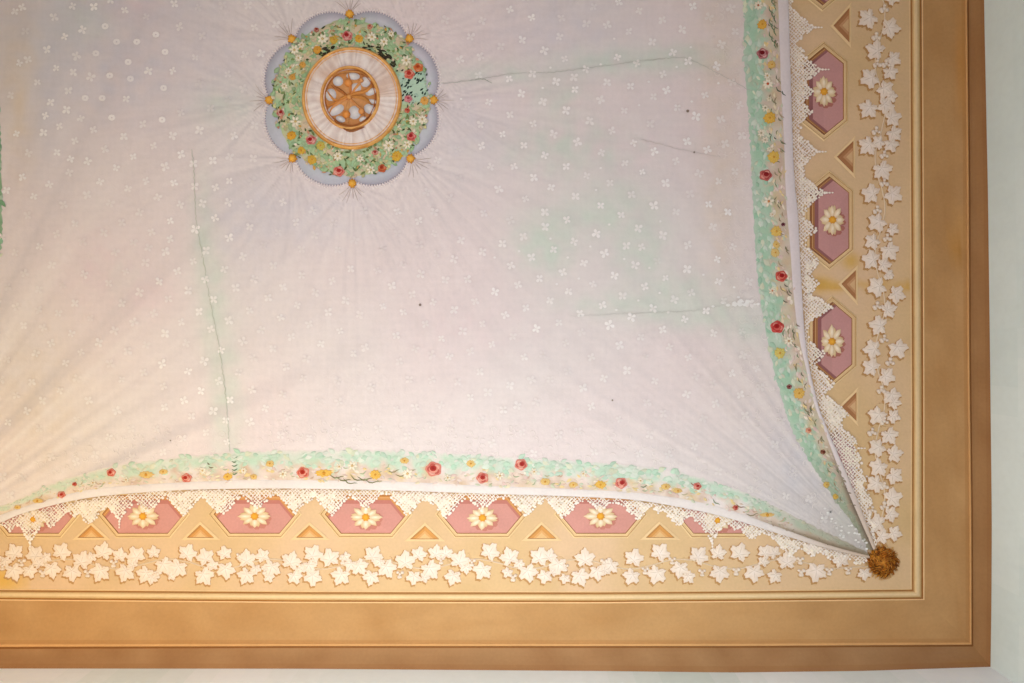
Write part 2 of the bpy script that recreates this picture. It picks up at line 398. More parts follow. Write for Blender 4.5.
smalld = reg([(545,210),(588,128),(832,155),(787,218),(858,258),(835,328),(530,610),(667,340),(360,285),(920,270),(698,265),(385,220),(545,540),(100,320)], 3.2, 430, 0)+reg([(572,80),(735,70),(620,190),(700,218),(440,185),(385,125),(285,165),(512,150),(665,322),(733,298),(595,352),(760,360),(475,252),(405,270),(207,185),(872,240),(932,238),(970,280)], 3.2, 430, 200)
real = list(sp)
tries = 0
while tries < 4000:
    tries += 1
    x, y = R.uniform(-20, 830), R.uniform(-50, 520)
    if not inside_cloth(x, y) or math.hypot(x-MC[0], y-MC[1]) < 105: continue
    if y > interp(GB, x)-6 or x > interp([(p[1], p[0]) for p in GR], y)-8: continue
    if min((x-a)**2+(y-b)**2 for a, b in sp) < (17+R.random()*4)**2: continue
    sp.append((x, y))
def sprig(mb, x, y, r, col, a0, h):
    for k in range(4):
        a = a0+k*math.pi/2+R.uniform(-.12, .12); rr = r*R.uniform(.85, 1.15)
        cx, cy = x+math.cos(a)*rr*.58, y+math.sin(a)*rr*.58
        ring = []
        for q in range(8):
            t = 2*math.pi*q/8
            u = math.cos(t)*rr*.46; v = math.sin(t)*rr*(.34+.10*math.cos(t))
            ring.append((cx+u*math.cos(a)-v*math.sin(a), cy+u*math.sin(a)+v*math.cos(a)))
        mb.quadp(ring, h, col)
    mb.quadp([(x+math.cos(q*1.05)*r*.2, y+math.sin(q*1.05)*r*.2) for q in range(6)], h+.0001, mix(col, (226, 220, 208), .4))
for i, (x, y) in enumerate(sp):
    c0 = cloth_col(x, y)
    known = i < len(real)
    strong = .85 if (x > 480 and y < 330) or (160 < x < 235 and y > 130) or (x < 180 and y < 200) else .55
    if not known: strong *= .6
    strong *= R.uniform(.7, 1.1)
    if math.hypot(x-MC[0], y-MC[1]) < 100: continue
    col = mix(c0, (252, 247, 243), strong)
    if 85 < x < 170 and 20 < y < 130 and R.random() < .6:
        mb.quadp([(x+math.cos(q*.785)*3.6, y+math.sin(q*.785)*3.2) for q in range(8)], HC+.0022, col)
        mb.quadp([(x+math.cos(q*1.05)*1, y+math.sin(q*1.05)*.9) for q in range(6)], HC+.0024, c0)
    else:
        sprig(mb, x, y, R.uniform(3.7, 4.7), col, math.pi/4+R.uniform(-.45, .45), HC+.0022)
for x, y in smalld:
    mb.quadp([(x+math.cos(q*1.05)*1.4, y+math.sin(q*1.05)*1.2) for q in range(6)], HC+.0022, mix(cloth_col(x, y), (252, 248, 244), .75))
# faint lace-like scrolls along the border, worn white patch
for i in range(520):
    if R.random() < .45:
        y = R.uniform(-20, 500); xx = interp([(p[1], p[0]) for p in GR], y)-R.uniform(2, 34); x = xx
    else:
        x = R.uniform(0, 840); y = interp(GB, x)-R.uniform(2, 30)
    if not inside_cloth(x, y): continue
    a = R.uniform(0, 6.28); r = R.uniform(1.5, 3.2); arc = R.uniform(2.2, 4.5)
    pts = [(x+math.cos(a+arc*k/6)*r, y+math.sin(a+arc*k/6)*r) for k in range(7)]
    mb.ribbon(pts, .9, HC+.002, mix(cloth_col(x, y), (248, 240, 232), R.uniform(.15, .4)), base=HC+.0016)
for i in range(26):
    x = R.gauss(737, 9); y = R.gauss(303, 2.2)
    rs = R.uniform(1.2, 2.6); mb.quadp([(x+math.cos(q*1.05)*rs, y+math.sin(q*1.05)*rs*.7) for q in range(6)], HC+.0021+.00006*i, mix(cloth_col(x, y), (250, 248, 244), .75))
for i in range(34):
    t = R.random(); d = R.uniform(14, 80); a = math.atan2(-1, -1.15)+R.uniform(-.16, .16)
    x = KNOT[0]+math.cos(a)*d; y = KNOT[1]+math.sin(a)*d
    if inside_cloth(x, y):
        mb.quadp([(x+math.cos(q*1.05)*1.5, y+math.sin(q*1.05)*1.1) for q in range(6)], HC+.003, mix(cloth_col(x, y), (250, 248, 244), R.uniform(.4, .9)))
# plaster cracks
def crack(pts, col, w=.8):
    q = resample(pts, int(len(pts)*14)); q = [(x+nz(x, y, 3, 1)*1.6, y+nz(x, y, 3, 7)*1.4) for x, y in q]
    mb.ribbon(q, lambda t: w*(.5+.8*abs(noise.noise(Vector((t*17, 0, w))))), HC+.0023, col, base=HC+.0021)
crack([(193,150),(195,168),(197,215),(201,240),(207,275),(213,308),(220,345),(226,385),(229,420),(231,452)], (190,194,176), .9)
crack([(436,85),(475,81),(510,75),(555,73),(610,66),(650,61),(682,59),(700,66),(728,80),(750,92)], (190,190,180), .6)
crack([(470,82),(482,80),(492,84)], (150,156,142), .7)
crack([(570,316),(600,315),(640,313),(690,311),(720,306)], (206,204,196), .5)
crack([(640,140),(680,150),(720,158)], (205,196,188), .6)
for x, y, r in ((420.5,305,1.4),(612,400,1),(693.5,153,1.1),(172,440,.8),(687,112,1.6)):
    mb.quadp([(x+math.cos(q*1.05)*r, y+math.sin(q*1.05)*r) for q in range(6)], HC+.0024, (140,124,112))
cloth = mb.build('cloth', cloth_m, canopy)
# hem
mb = MB()
def hemc(x, y, u, t):
    c = (231, 221, 217)
    if x > 760 and y < 520: c = (222, 210, 210)
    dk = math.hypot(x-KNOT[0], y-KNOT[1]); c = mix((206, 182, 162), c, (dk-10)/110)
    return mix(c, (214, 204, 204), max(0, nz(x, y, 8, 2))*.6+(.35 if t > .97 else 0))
for A, B, n in ((HB1, HB2, 240), (HR1, HR2, 160)):
    strip(mb, resample(A, n), resample(B, n), 6, lambda u, t: .0092+.0030*math.sin(math.pi*t)**.5, hemc)
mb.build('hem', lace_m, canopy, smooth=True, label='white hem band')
# lace: a real net of crossing threads
mb = MB()
def lb(x, h2):     # lower limit of the bottom lace
    aps = [(-20,550,1.2),(12,532,1.2),(31,542,1.6),(52,528,1.1),(75,516,1.2),(90,524,1.1),(120,519,1.15),(148,512,.9),(184,515,1.1),(222,516,1.1),(258,508,.9),(295,513,1.1),(308,503,1),(332,515,1.1),(366,508,.9),(408,515,1.1),(425,502,1),(446,518,1.1),(482,510,.9),(526,516,1.1),(541,504,1),(563,518,1.1),(600,511,.9),(637,520,1.1),(658,512,1),(678,526,1.1),(712,541,1.5),(700,524,.9),(735,530,.9),(752,540,1),(775,540,.8),(790,556,1.1),(812,556,.7),(835,562,.7),(858,566,.8)]
    v = h2+3.5
    for ax, ay, s in aps: v = max(v, ay-abs(x-ax)*s)
    return v
def lr(y, h2):
    aps = [(812,-20,1.1),(813,28,1.15),(803,52,1),(820,70,1.2),(812,92,.9),(812,112,1.1),(801,130,1),(817,152,1.1),(806,172,1),(824,193,1.3),(816,230,1.1),(806,212,1),(818,262,.8),(818,284,.9),(826,304,1.5),(832,307,1.6),(825,354,1.2),(812,372,1),(834,384,1.1),(848,414,1.2),(842,425,1),(858,443,1.1),(862,460,.7),(868,478,.9),(872,500,.7),(876,525,.7)]
    v = h2+3.5
    for ax, ay, s in aps: v = max(v, ax-abs(y-ay)*s)
    return v
HR2y = [(p[1], p[0]) for p in HR2]
def in_b(x, y):
    if x > 868: return None
    h2 = interp(HB2, x)
    if y < h2-.5 or y > lb(x, h2)+2.6*nz(x, y, 3.1, 6): return None
    return y-h2, lb(x, h2)-y
def in_r(x, y):
    if y > 545: return None
    h2 = interp(HR2y, y)
    if x < h2-.5 or x > lr(y, h2)+2.6*nz(x, y, 3.1, 6): return None
    return x-h2, lr(y, h2)-x
def net(fn, xr, yr, dense, pitch=3.7):
    nodes = {}
    n1 = int((xr[1]-xr[0])/pitch*2)+2
    for i in range(int((xr[1]-xr[0])/pitch)+2):
        for j in range(int((yr[1]-yr[0])/pitch)+2):
            for o in (0, .5):
                x = xr[0]+(i+o)*pitch+nz(i*7, j*5, 3, 1)*1.6; y = yr[0]+(j+o)*pitch+nz(i*5, j*7, 3, 4)*1.6
                if fn(x, y): nodes[(2*i+int(o*2), 2*j+int(o*2))] = (x, y)
    for (i, j), p in nodes.items():
        dn = dense(*p)
        for d in ((1, 1), (1, -1)):
            q = nodes.get((i+d[0], j+d[1]))
            if q:
                w = max(.5, (.85+1.25*dn)*R.uniform(.6, 1.25))
                dx, dy = q[0]-p[0], q[1]-p[1]; l = math.hypot(dx, dy); nx_, ny_ = -dy/l*w/2, dx/l*w/2
                col = jit((244, 230, 212) if dn > .5 else (244, 230, 218), .04)
                mb.quadp([(p[0]+nx_, p[1]+ny_), (q[0]+nx_, q[1]+ny_), (q[0]-nx_, q[1]-ny_), (p[0]-nx_, p[1]-ny_)], .0064+.0003*(d[1] > 0), col)
        e = fn(*p)
        if R.random() < .35+.3*dn:
            r = R.uniform(.7, 1.25)
            mb.quadp([(p[0]+math.cos(k*1.05)*r, p[1]+math.sin(k*1.05)*r) for k in range(6)], .0069, jit((246, 230, 214), .03))
cofB = [34, 143.5, 255, 366, 482.6, 600.5, 717]
def densB(x, y):
    if y-interp(HB2, x) < 3.6: return .0
    if x > 740: return .75+nz(x, y, 5, 2)
    d = min(abs(x-c) for c in cofB)
    return (.75 if d > 34 else (.5 if d > 24 else .05)+(.2 if y > 512 else 0))+.9*nz(x, y, 5, 2)
def densR(x, y):
    if x-interp(HR2y, y) < 3.8: return .0
    if y > 480: return .75+nz(x, y, 5, 2)
    if 262 < y < 300 or 395 < y < 425: return .95
    if 165 < y < 190 or -5 < y < 5: return .8
    return .25+.3*(nz(x, y, 16, 3) > 0)
net(in_b, (-24, 870), (484, 572), densB)
net(in_r, (784, 880), (-24, 546), densR)
# picots along the scalloped limit
x = -20
while x < 866:
    h2 = interp(HB2, x); y = lb(x, h2)
    s2 = abs(lb(x+1, interp(HB2, x+1))-y)
    r = 1.35
    if R.random() < .8: mb.ball(x+R.uniform(-.6, .6), y+R.uniform(-.9, .9), r*R.uniform(.7, 1.25), .005, .0078, (236,220,204), (250,238,228), n=7, m=2)
    x += 2.9/math.sqrt(1+s2*s2)
y = -20
while y < 540:
    h2 = interp(HR2y, y); x = lr(y, h2)
    s2 = abs(lr(y+1, interp(HR2y, y+1))-x)
    if R.random() < .8: mb.ball(x+R.uniform(-.9, .9), y+R.uniform(-.6, .6), 1.35*R.uniform(.7, 1.25), .005, .0078, (232,214,200), (246,232,220), n=7, m=2)
    y += 2.9/math.sqrt(1+s2*s2)
# little hanging drops
for (x, y, dx, dy) in ((31,541,0,1),(120,519,0,1),(712,541,0,1),(813,28,1,0),(820,70,1,0),(817,152,1,0),(824,193,1,0),(856,448,1,0)):
    for k in range(3):
        mb.ball(x+dx*(2+k*3), y+dy*(2+k*3), 1.2-.2*k+.4*(dx != 0), .005, .0075, (236,220,204), (250,238,226), ry=1.2-.2*k+.4*(dy != 0), n=8, m=2)
mb.build('lace_edging', lace_m, canopy, label='cream openwork lace hanging in points from the hem')
# ------------------------------------------------------------------ flowers used by garlands and wreath
def petal_ring(mb, x, y, n, r, ry, w, h0, h1, c1, c2, a0=0, inner=.12, squash=(1, 1)):
    for k in range(n):
        a = a0+2*math.pi*k/n+R.uniform(-.06, .06); L_ = r*R.uniform(.88, 1.08)
        pts = [(inner*L_, -w*.35), (L_*.45, -w*.95), (L_*.78, -w*.8), (L_, 0), (L_*.78, w*.8), (L_*.45, w*.95), (inner*L_, w*.35)]
        ring = [(x+(u*math.cos(a)-v*math.sin(a))*squash[0], y+(u*math.sin(a)+v*math.cos(a))*squash[1]) for u, v in pts]
        m_ = (x+math.cos(a)*L_*.55*squash[0], y+math.sin(a)*L_*.55*squash[1])
        mb.fan(m_, ring, h0, h1, c2, c1)
def rose(x, y, r, parent, hb, red=(168,52,44), pinkc=(226,160,148), a0=None):
    mb = MB(); a0 = R.uniform(0, 6) if a0 is None else a0
    ring = [(x+math.cos(t)*r*(1+.09*math.sin(5*t+a0)), y+math.sin(t)*r*.9*(1+.09*math.sin(5*t+a0))) for t in [2*math.pi*k/20 for k in range(20)]]
    mb.fan((x, y), ring, hb+.001, hb+.0035, mix(pinkc, red, .35), pinkc, base=hb-.001, side=red)
    for k in range(5):
        a = a0+k*1.2566; rr = r*.62
        cx, cy = x+math.cos(a)*r*.34, y+math.sin(a)*r*.3
        pts = [(cx+math.cos(a-1.3+2.6*q/6)*rr*.58, cy+math.sin(a-1.3+2.6*q/6)*rr*.52) for q in range(7)]
        mb.ribbon(pts, r*.26, hb+.005, mix(pinkc, (238,190,178), .4) if k % 2 else mix(red, pinkc, .35), base=hb+.003, taper=True)
    ring = [(x+math.cos(a0)*r*.15+math.cos(t)*r*.42, y-r*.12+math.sin(t)*r*.36) for t in [2*math.pi*k/12 for k in range(12)]]
    mb.fan((x+math.cos(a0)*r*.15, y-r*.12), ring, hb+.0045, hb+.0055, red, mix(red, (110,20,20), .6))
    return mb.build('rose', flower_m, parent)
def daisy(x, y, r, parent, hb, col=(240,230,212), cen=(214,160,78), n=None, name='daisy'):
    mb = MB(); n = n or R.choice((6, 7, 8))
    petal_ring(mb, x, y, n, r, r, r*.26, hb+.0008, hb+.003, mix(col, (255,250,240), .4), mix(col, (190,170,130), .3), R.uniform(0, 6))
    mb.ball(x, y, r*.24, hb+.001, hb+.005, mix(cen, (140,90,40), .4), cen, n=9, m=3)
    return mb.build(name, flower_m, parent)
def marigold(x, y, r, parent, hb, col=(224,172,74), ry=None):
    mb = MB(); ry = ry or r
    for k, (f, n) in enumerate(((1, 10), (.68, 8), (.4, 6))):
        petal_ring(mb, x, y, n, r*f, r*f, r*f*.3, hb+.0006+.001*k, hb+.002+.001*k, mix(col, (240,204,120), .3+.15*k), mix(col, (186,130,50), .35), R.uniform(0, 6), squash=(1, ry/r))
    mb.ball(x, y, r*.2, hb+.003, hb+.0055, (176,116,40), (206,146,56), n=8, m=2)
    return mb.build('yellow_flower', flower_m, parent)
def leaf_shape(x, y, L_, w, a, n=5):
    pts = []
    for q in range(n+1): t = q/n; pts.append((t*L_, w*math.sin(math.pi*t**.8)))
    for q in range(n-1, 0, -1): t = q/n; pts.append((t*L_, -w*math.sin(math.pi*t**.8)))
    return [(x+u*math.cos(a)-v*math.sin(a), y+u*math.sin(a)+v*math.cos(a)) for u, v in pts]
def foliage(G, H, n, tintG, tintH, parent, dirsign, fade, dens=1.0, seed=0, soft=.3):
    mb = MB(); A = resample(G, n); B = resample(H, n)
    def col(x, y, u, t):
        g = mix(tintG, mix(tintG, (172, 204, 172), .5), .5+nz(x, y, 11, 3+seed)*1.3)
        b = mix(tintH, (206, 178, 160), .5+nz(x, y, 9, 8+seed)*1.5)
        b = mix(b, (216, 190, 140), max(0, nz(x, y, 12, 5+seed))*1.1)
        t2 = t+nz(x, y, 9, 2+seed)*.55
        c = mix(g, b, (t2-.35)/.3)
        k0 = (230, 218, 214); c = mix(c, k0, max(soft*max(0, nz(x, y, 16, 12+seed)+.1)*1.5, .85*max(0, 1-t/.14)*soft))
        return fade(x, y, c)
    strip(mb, A, B, 8, lambda u, t: .0098+.0012*math.sin(math.pi*t), col, ragged=lambda i: 1.2+2.4*nz(i*5, 1, 6, seed))
    cnt = int(n*1.5*dens)
    for k in range(cnt):
        i = int(R.uniform(1, n-2)); t = R.random()**1.1
        x = A[i][0]+(B[i][0]-A[i][0])*t; y = A[i][1]+(B[i][1]-A[i][1])*t
        wid = math.dist(A[i], B[i])
        if wid < 5: continue
        tan = math.atan2(A[i+1][1]-A[i][1], A[i+1][0]-A[i][0])
        a = tan+R.choice((0, math.pi))+R.uniform(-.8, .8)
        if t < .5:
            L_ = R.uniform(5, 9.5)*min(1, wid/24); w = L_*R.uniform(.22, .34)
            c = jit(mix(mix(tintG, (150, 196, 164), .4), mix(tintG, (226, 222, 214), .7), R.random()), .03)
            if R.random() < .15: c = jit((212, 214, 190), .04)
        else:
            L_ = R.uniform(4, 7)*min(1, wid/24); w = L_*R.uniform(.14, .3)
            c = jit(R.choice([(220,198,182),(226,210,180),(206,208,184),(220,192,184),(236,222,206),(230,204,150),(226,206,198)]), .03)
        c = fade(x, y, c)
        ring = leaf_shape(x, y, L_, w, a)
        mx = sum(p[0] for p in ring)/len(ring); my = sum(p[1] for p in ring)/len(ring)
        mb.fan((mx, my), ring, .0105+.0004*(k % 3), .0122+.0004*(k % 3), mix(c, (150, 160, 130), .06), c)
    return mb, A, B
def twigs(mb, spots, fade=lambda x, y, c: c):
    for (x, y, a, L_, c) in spots:
        pts = [(x+math.cos(a+.25*math.sin(k))*L_*k/5, y+math.sin(a+.25*math.sin(k))*L_*k/5) for k in range(6)]
        mb.ribbon(pts, 1.15, .0132, fade(x, y, c), base=.0118, taper=True)
FB = .0118
g1 = empty('flower_garland', 430, 470, HC, 'long mint green garland with red roses and yellow blooms along the lower canopy hem', 'garland', 'painted flower garlands along the canopy hem')
def fadeB(x, y, c):
    if x < 230: c = mix(c, (228, 212, 188), .38*(1-max(0, x)/260))
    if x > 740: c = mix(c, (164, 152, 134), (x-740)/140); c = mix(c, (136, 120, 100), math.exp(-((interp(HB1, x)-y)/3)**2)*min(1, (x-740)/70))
    return c
mb, A, B = foliage(GB, HB1, 345, (198, 216, 198), (228, 208, 194), g1, 1, fadeB, 2.0, 0, 1.0)
tw = [(330+i*7, 474+(i % 3)*2, .35+.1*(i % 4), 15, (124,124,82)) for i in range(6)]
tw += [(388+i*8, 470+(i % 2)*4, .15, 12, (150,140,100)) for i in range(3)]
tw += [(233, 457+i*4, .1, 6, (84,122,84)) for i in range(5)]+[(209,462,1,3,(120,100,70)),(210,466,.4,5,(130,110,80))]
tw += [(712,498,.95,9,(128,146,116)),(735,503,.6,10,(150,120,100)),(690,482,.7,6,(160,110,90)),(640,486,0,7,(120,140,110)),(745,513,.2,12,(150,140,110))]
for i in range(70):
    x = R.uniform(0, 780); yb = interp(HB1, x); yt = interp(GB, x)
    tw.append((x, yb-R.uniform(1, (yb-yt)*.5), R.uniform(-.6, .6), R.uniform(3, 7), jit(R.choice([(196,186,150),(206,174,150),(176,186,150)]), .05)))
twigs(mb, tw, lambda x, y, c: c)
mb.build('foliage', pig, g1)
for x, y, r in ((63.5,494,3.8),(76.5,483.5,2.3),(113,472,4.4),(188,477.3,5),(304,472,6.2),(434,468.5,8),(482.6,477.3,6),(521,464,6.2),(620.6,482.5,6),(696.5,485.5,4),(734.5,507,2.8)):
    c = (190,62,44) if x < 330 else (178,60,54)
    rose(x, y, r, g1, FB, c, (228,164,144) if r > 3 else (206,130,110))
for x, y, r, ry in ((229,476,5,4),(255,476,4,3),(325,472.5,9,4),(271,463,4.5,4),(376,474,6,5),(471,463,5,4),(600,484,6,4.5),(545,481,6,4),(573,484,5,3.4),(148,474,8,4),(165,471,5,3),(40,500,6,2.6),(20,506.5,4,2.4),(665,486,5,3.6),(677,490,5,3),(766,514,8,2.4),(405,460,5,3.5)):
    o = marigold(x, y, r, g1, FB, (232,186,88) if x in (229, 325, 376, 600) else (226,196,134), ry)
for x, y, r in ((284,473.5,5),(353,465,5.6),(408,473,6),(500,475,4.6),(204,470,4),(245,470,3.6),(448,477,4),(534,471,4),(640,480,3.4),(583,473,3.6),(340,466,4),(95,482,3.4),(128,479,3.4)):
    daisy(x, y, r, g1, FB, (236,226,208), (216,184,130))
g2 = empty('flower_garland', 775, 200, HC, 'upright green garland with dark red roses and white daisies beside the right-hand hem', 'garland', 'painted flower garlands along the canopy hem')
def fadeR(x, y, c):
    if y > 440:
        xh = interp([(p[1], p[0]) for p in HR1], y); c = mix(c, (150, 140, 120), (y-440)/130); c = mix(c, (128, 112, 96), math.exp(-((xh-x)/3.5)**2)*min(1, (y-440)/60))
    return c
mb, A, B = foliage(GR, HR1, 300, (166, 198, 172), (208, 194, 170), g2, 1, fadeR, 2.2, 5, .35)
tw = []
for i in range(12): tw.append((768+i % 3*3, -5+i*4.2, 1.3+.2*(i % 3), 9, (104,128,96)))
for i in range(80):
    y = R.uniform(0, 500); xb = interp([(p[1], p[0]) for p in HR1], y)
    tw.append((xb-R.uniform(1, 13), y, 1.57+R.uniform(-.7, .5), R.uniform(4, 9), jit(R.choice([(130,132,96),(150,134,104),(112,124,92),(168,150,120)]), .08)))
tw += [(786,291,1.2,7,(64,64,64)),(783,284,.9,5,(90,90,80)),(782,300,.8,5,(96,90,76)),(775,88,1,8,(80,100,80)),(781,92,1.2,6,(70,90,70)),(768,134,1,2,(50,60,50)),(773,138,1,3,(60,70,60)),(797,378,1.2,6,(110,110,90)),(800,372,1.3,5,(110,110,90))]
twigs(mb, tw)
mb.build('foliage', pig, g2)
for x, y, r, c, pc in ((761.5,55,5.8,(112,26,34),(206,150,148)),(764.5,176,6.2,(146,40,40),(210,130,118)),(780,276.5,6,(168,36,36),(220,120,100)),(776,327,6.8,(176,40,40),(206,104,92)),(788,386.5,2.6,(96,40,44),(170,110,100)),(782,225,2,(72,24,40),(140,90,100)),(821.5,451.5,2.6,(80,34,28),(160,110,84)),(807,430,3,(206,130,100),(226,170,140))):
    rose(x, y, r, g2, FB, c, pc)
for x, y, r, col in ((761,26,5.6,(226,170,70)),(770.5,66,4.6,(220,186,120)),(768.5,119,6.6,(224,176,72)),(772.5,158,6.6,(226,190,90)),(775,232,6,(226,196,110)),(797.5,393,6.2,(226,184,100)),(778.5,353,6,(214,208,120)),(774,253,5,(222,200,140)),(775,245,4,(222,196,130)),(825,484,3.6,(206,180,110)),(834,496,3.2,(206,176,90))):
    marigold(x, y, r, g2, FB, col)
for x, y, r, cen in ((757,7,5,(176,110,80)),(766.5,85,6,(196,92,60)),(764,109,4,(150,140,120)),(767.5,202,6,(200,140,90)),(771,291,4,(206,140,100)),(764,141,4,(200,190,160)),(787.5,341,5,(200,160,120)),(760,134,4.4,(190,180,150)),(766,77,4,(210,180,120)),(768,100,3,(200,190,160)),(768,150,3,(200,190,160)),(771,215,3.4,(210,180,150))):
    daisy(x, y, r, g2, FB, (236,226,206), cen)
g3 = empty('flower_garland', -8, 215, HC, 'sliver of green garland at the far left edge of the canopy', 'garland', 'painted flower garlands along the canopy hem')
GL = [(-30,-40),(-12,40),(-1,110),(1.5,150),(2.5,190),(3,225),(1.2,252),(-6,285),(-22,340),(-50,420),(-90,500),(-132,555)]
HL = [(-54,-40),(-36,40),(-25,110),(-22,150),(-21,190),(-20,225),(-22,252),(-28,285),(-42,340),(-66,420),(-102,505),(-136,558)]
mb, A, B = foliage(GL, HL, 200, (112, 156, 112), (200, 190, 160), g3, 1, lambda x, y, c: c, 1.2, 9)
mb.build('foliage', pig, g3)
# ------------------------------------------------------------------ ceiling medallion
med = empty('ceiling_medallion', MC[0], MC[1], HC, 'round painted ceiling medallion with scalloped lobes, flower wreath and gilded centre rings', 'medallion')
def lobe_r(ph):   # ph 0..1 between two studs
    return 79+12.5*math.sin(math.pi*ph)**.55
ang = [math.atan2(s[1]-MC[1], s[0]-MC[0]) for s in studs]
for k in range(8):
    a, b = ang[k], ang[(k+1) % 8]
    if b < a: b += 2*math.pi
    mb = MB(); n = 26; rows = []
    ws = [0, .25, .5, .68, .82, .92, 1]
    for i in range(n+1):
        t = i/n; th = a+(b-a)*t; ro = lobe_r(t)-2; row = []
        for w in ws:
            r = 66+(ro-66)*w; x, y = MC[0]+r*math.cos(th), MC[1]+r*math.sin(th)
            c = mix((196,200,204), (206,202,210), .5+nz(x, y, 12, 4)*1.4)
            if k in (4, 5, 6) or k == 3: c = mix(c, (188,194,204), .5)
            c = mix(c, (160,156,168), max(0, (w-.7)/.3)*.75*(1 if k not in (4, 5) else .35))
            if w < .45 and k in (6, 7, 0): c = mix(c, (180,206,184), .6)
            row.append((mb.vert(P(x, y, HC+.0005+.004*math.sin(math.pi*min(1, w*.95+.05)))), c))
        rows.append(row)
    for i in range(n):
        for j in range(len(ws)-1):
            q = [rows[i][j], rows[i][j+1], rows[i+1][j+1], rows[i+1][j]]
            mb.face([z[0] for z in q], [z[1] for z in q])
    for i in range(1, n*1):
        t = i/n; th = a+(b-a)*t; r = lobe_r(t)
        x, y = MC[0]+(r-1.4)*math.cos(th), MC[1]+(r-1.4)*math.sin(th)
        mb.ball(x, y, .85, HC, HC+.004, (156,150,160), (176,170,178), n=6, m=2)
        x, y = MC[0]+(r+1)*math.cos(th), MC[1]+(r+1)*math.sin(th)
        mb.ball(x, y, .8, HC, HC+.0035, (228,218,216), (240,232,228), n=6, m=2)
    mb.build('scalloped_lobe', pig, med)
# wreath
HW = HC+.006
mb = MB(); n = 150; rows = []
def wr_out(a): return 79+2.5*noise.noise(Vector((math.cos(a)*3, math.sin(a)*3, 4)))+1.2*noise.noise(Vector((math.cos(a)*14, math.sin(a)*14, 2)))
for i in range(n):
    a = 2*math.pi*i/n; row = []
    for j in range(9):
        t = j/8; r = 47+(wr_out(a)-47)*t; x, y = MC[0]+r*math.cos(a), MC[1]+r*math.sin(a)
        c = mix((184,202,156), (164,198,156), .5+nz(x, y, 10, 3)*1.7)
        c = mix(c, (214,194,164), max(0, nz(x, y, 13, 7)+.1)*2.2)
        if 398 < x < 428 and 74 < y < 104: c = mix(c, (186,216,196), .8)
        if x < 300 and y < 100: c = mix(c, (196,206,170), .5)
        row.append((mb.vert(P(x, y, HW-.004*(t > .99)+.002*math.sin(math.pi*t))), c))
    rows.append(row)
for i in range(n):
    for j in range(8):
        q = [rows[i][j], rows[i][j+1], rows[(i+1) % n][j+1], rows[(i+1) % n][j]]
        mb.face([z[0] for z in q], [z[1] for z in q])
for k in range(1150):
    a = R.uniform(0, 2*math.pi); r = R.uniform(51, 79); x, y = MC[0]+r*math.cos(a), MC[1]+r*math.sin(a)
    da = a+math.pi/2+R.uniform(-1.3, 1.3)
    dark = R.random()
    low = y > 120
    if 396 < x < 428 and 72 < y < 106: c = (44,62,56) if dark < .55 else (186,216,196); L_, w = R.uniform(2.5, 4.5), .8; da = -.9+R.uniform(-.4, .4)
    elif dark < .12: c = jit((84,98,62), .15); L_, w = R.uniform(3, 6), R.uniform(.5, 1.1)
    elif dark < .28: c = jit((122,142,90), .12); L_, w = R.uniform(3, 7), R.uniform(.8, 1.5)
    elif dark < .55: c = jit((166,196,152), .08); L_, w = R.uniform(5, 9), R.uniform(1.4, 2.6)
    elif dark < .72: c = jit((204,200,150), .08); L_, w = R.uniform(4, 7), R.uniform(1, 2)
    elif dark < .88: c = jit((222,204,176), .06); L_, w = R.uniform(3, 6), R.uniform(1, 1.8)
    else: c = jit(R.choice([(236,226,206),(214,168,90),(206,150,120)]), .06); L_, w = R.uniform(3, 6), R.uniform(.8, 1.6)
    ring = leaf_shape(x-math.cos(da)*L_/2, y-math.sin(da)*L_/2, L_, w, da, 4)
    mb.fan((x, y), ring, HW+.0022+.0003*(k % 4), HW+.0036+.0003*(k % 4), mix(c, (60,70,40), .15), c)
for k in range(40):   # dark leaves tucked behind the gold ring, upper right and top
    a = R.gauss(-.85, .22) if k < 30 else R.gauss(-2.05, .06); r = R.uniform(50, 57); x, y = MC[0]+r*math.cos(a), MC[1]+r*math.sin(a)
    da = a+math.pi/2+R.uniform(-.5, .5)
    mb.fan((x, y), leaf_shape(x-math.cos(da)*2.5, y-math.sin(da)*2.5, R.uniform(4, 7), R.uniform(1, 1.8), da, 4), HW+.0034, HW+.0046, (50,50,36), jit((66,62,48), .2))
wreath = mb.build('flower_wreath', pig, med)
FW = HW+.003
for x, y, r, c, pc in ((348.4,38,5.4,(170,50,50),(226,170,160)),(317.7,32,2.6,(150,60,50),(200,140,120)),(410,76,5.2,(196,66,50),(224,140,116)),(419,69.5,4.8,(196,92,44),(216,130,80)),(409,100.5,4,(196,96,110),(226,160,160)),(408,112,2.8,(190,70,56),(220,130,100)),(282,114.5,4,(160,50,50),(220,180,160)),(371,29,3,(180,100,80),(216,170,140)),(312.5,141.5,5.2,(178,40,44),(224,176,164)),(340,172.5,5.6,(190,56,48),(232,168,150)),(412,138,4.8,(176,50,48),(220,130,120)),(376,154,3,(180,80,70),(222,170,150)),(383,169.5,4.4,(176,74,44),(206,120,80))):
    rose(x, y, r, wreath, FW, c, pc)
for x, y, r, c in ((335,42,4.8,(196,166,60)),(360,41,4.8,(216,164,50)),(318.7,52,4.6,(216,150,50)),(304.3,66.6,3.6,(214,160,76)),(294,79,3.6,(210,156,76)),(425,102.5,4.8,(226,166,90)),(293,137,5,(220,160,44)),(303,152,4.6,(206,170,56)),(397.7,157.4,6,(210,170,54)),(313.6,161,5.4,(208,170,60)),(322,147,5,(190,190,90))):
    marigold(x, y, r, wreath, FW, c)
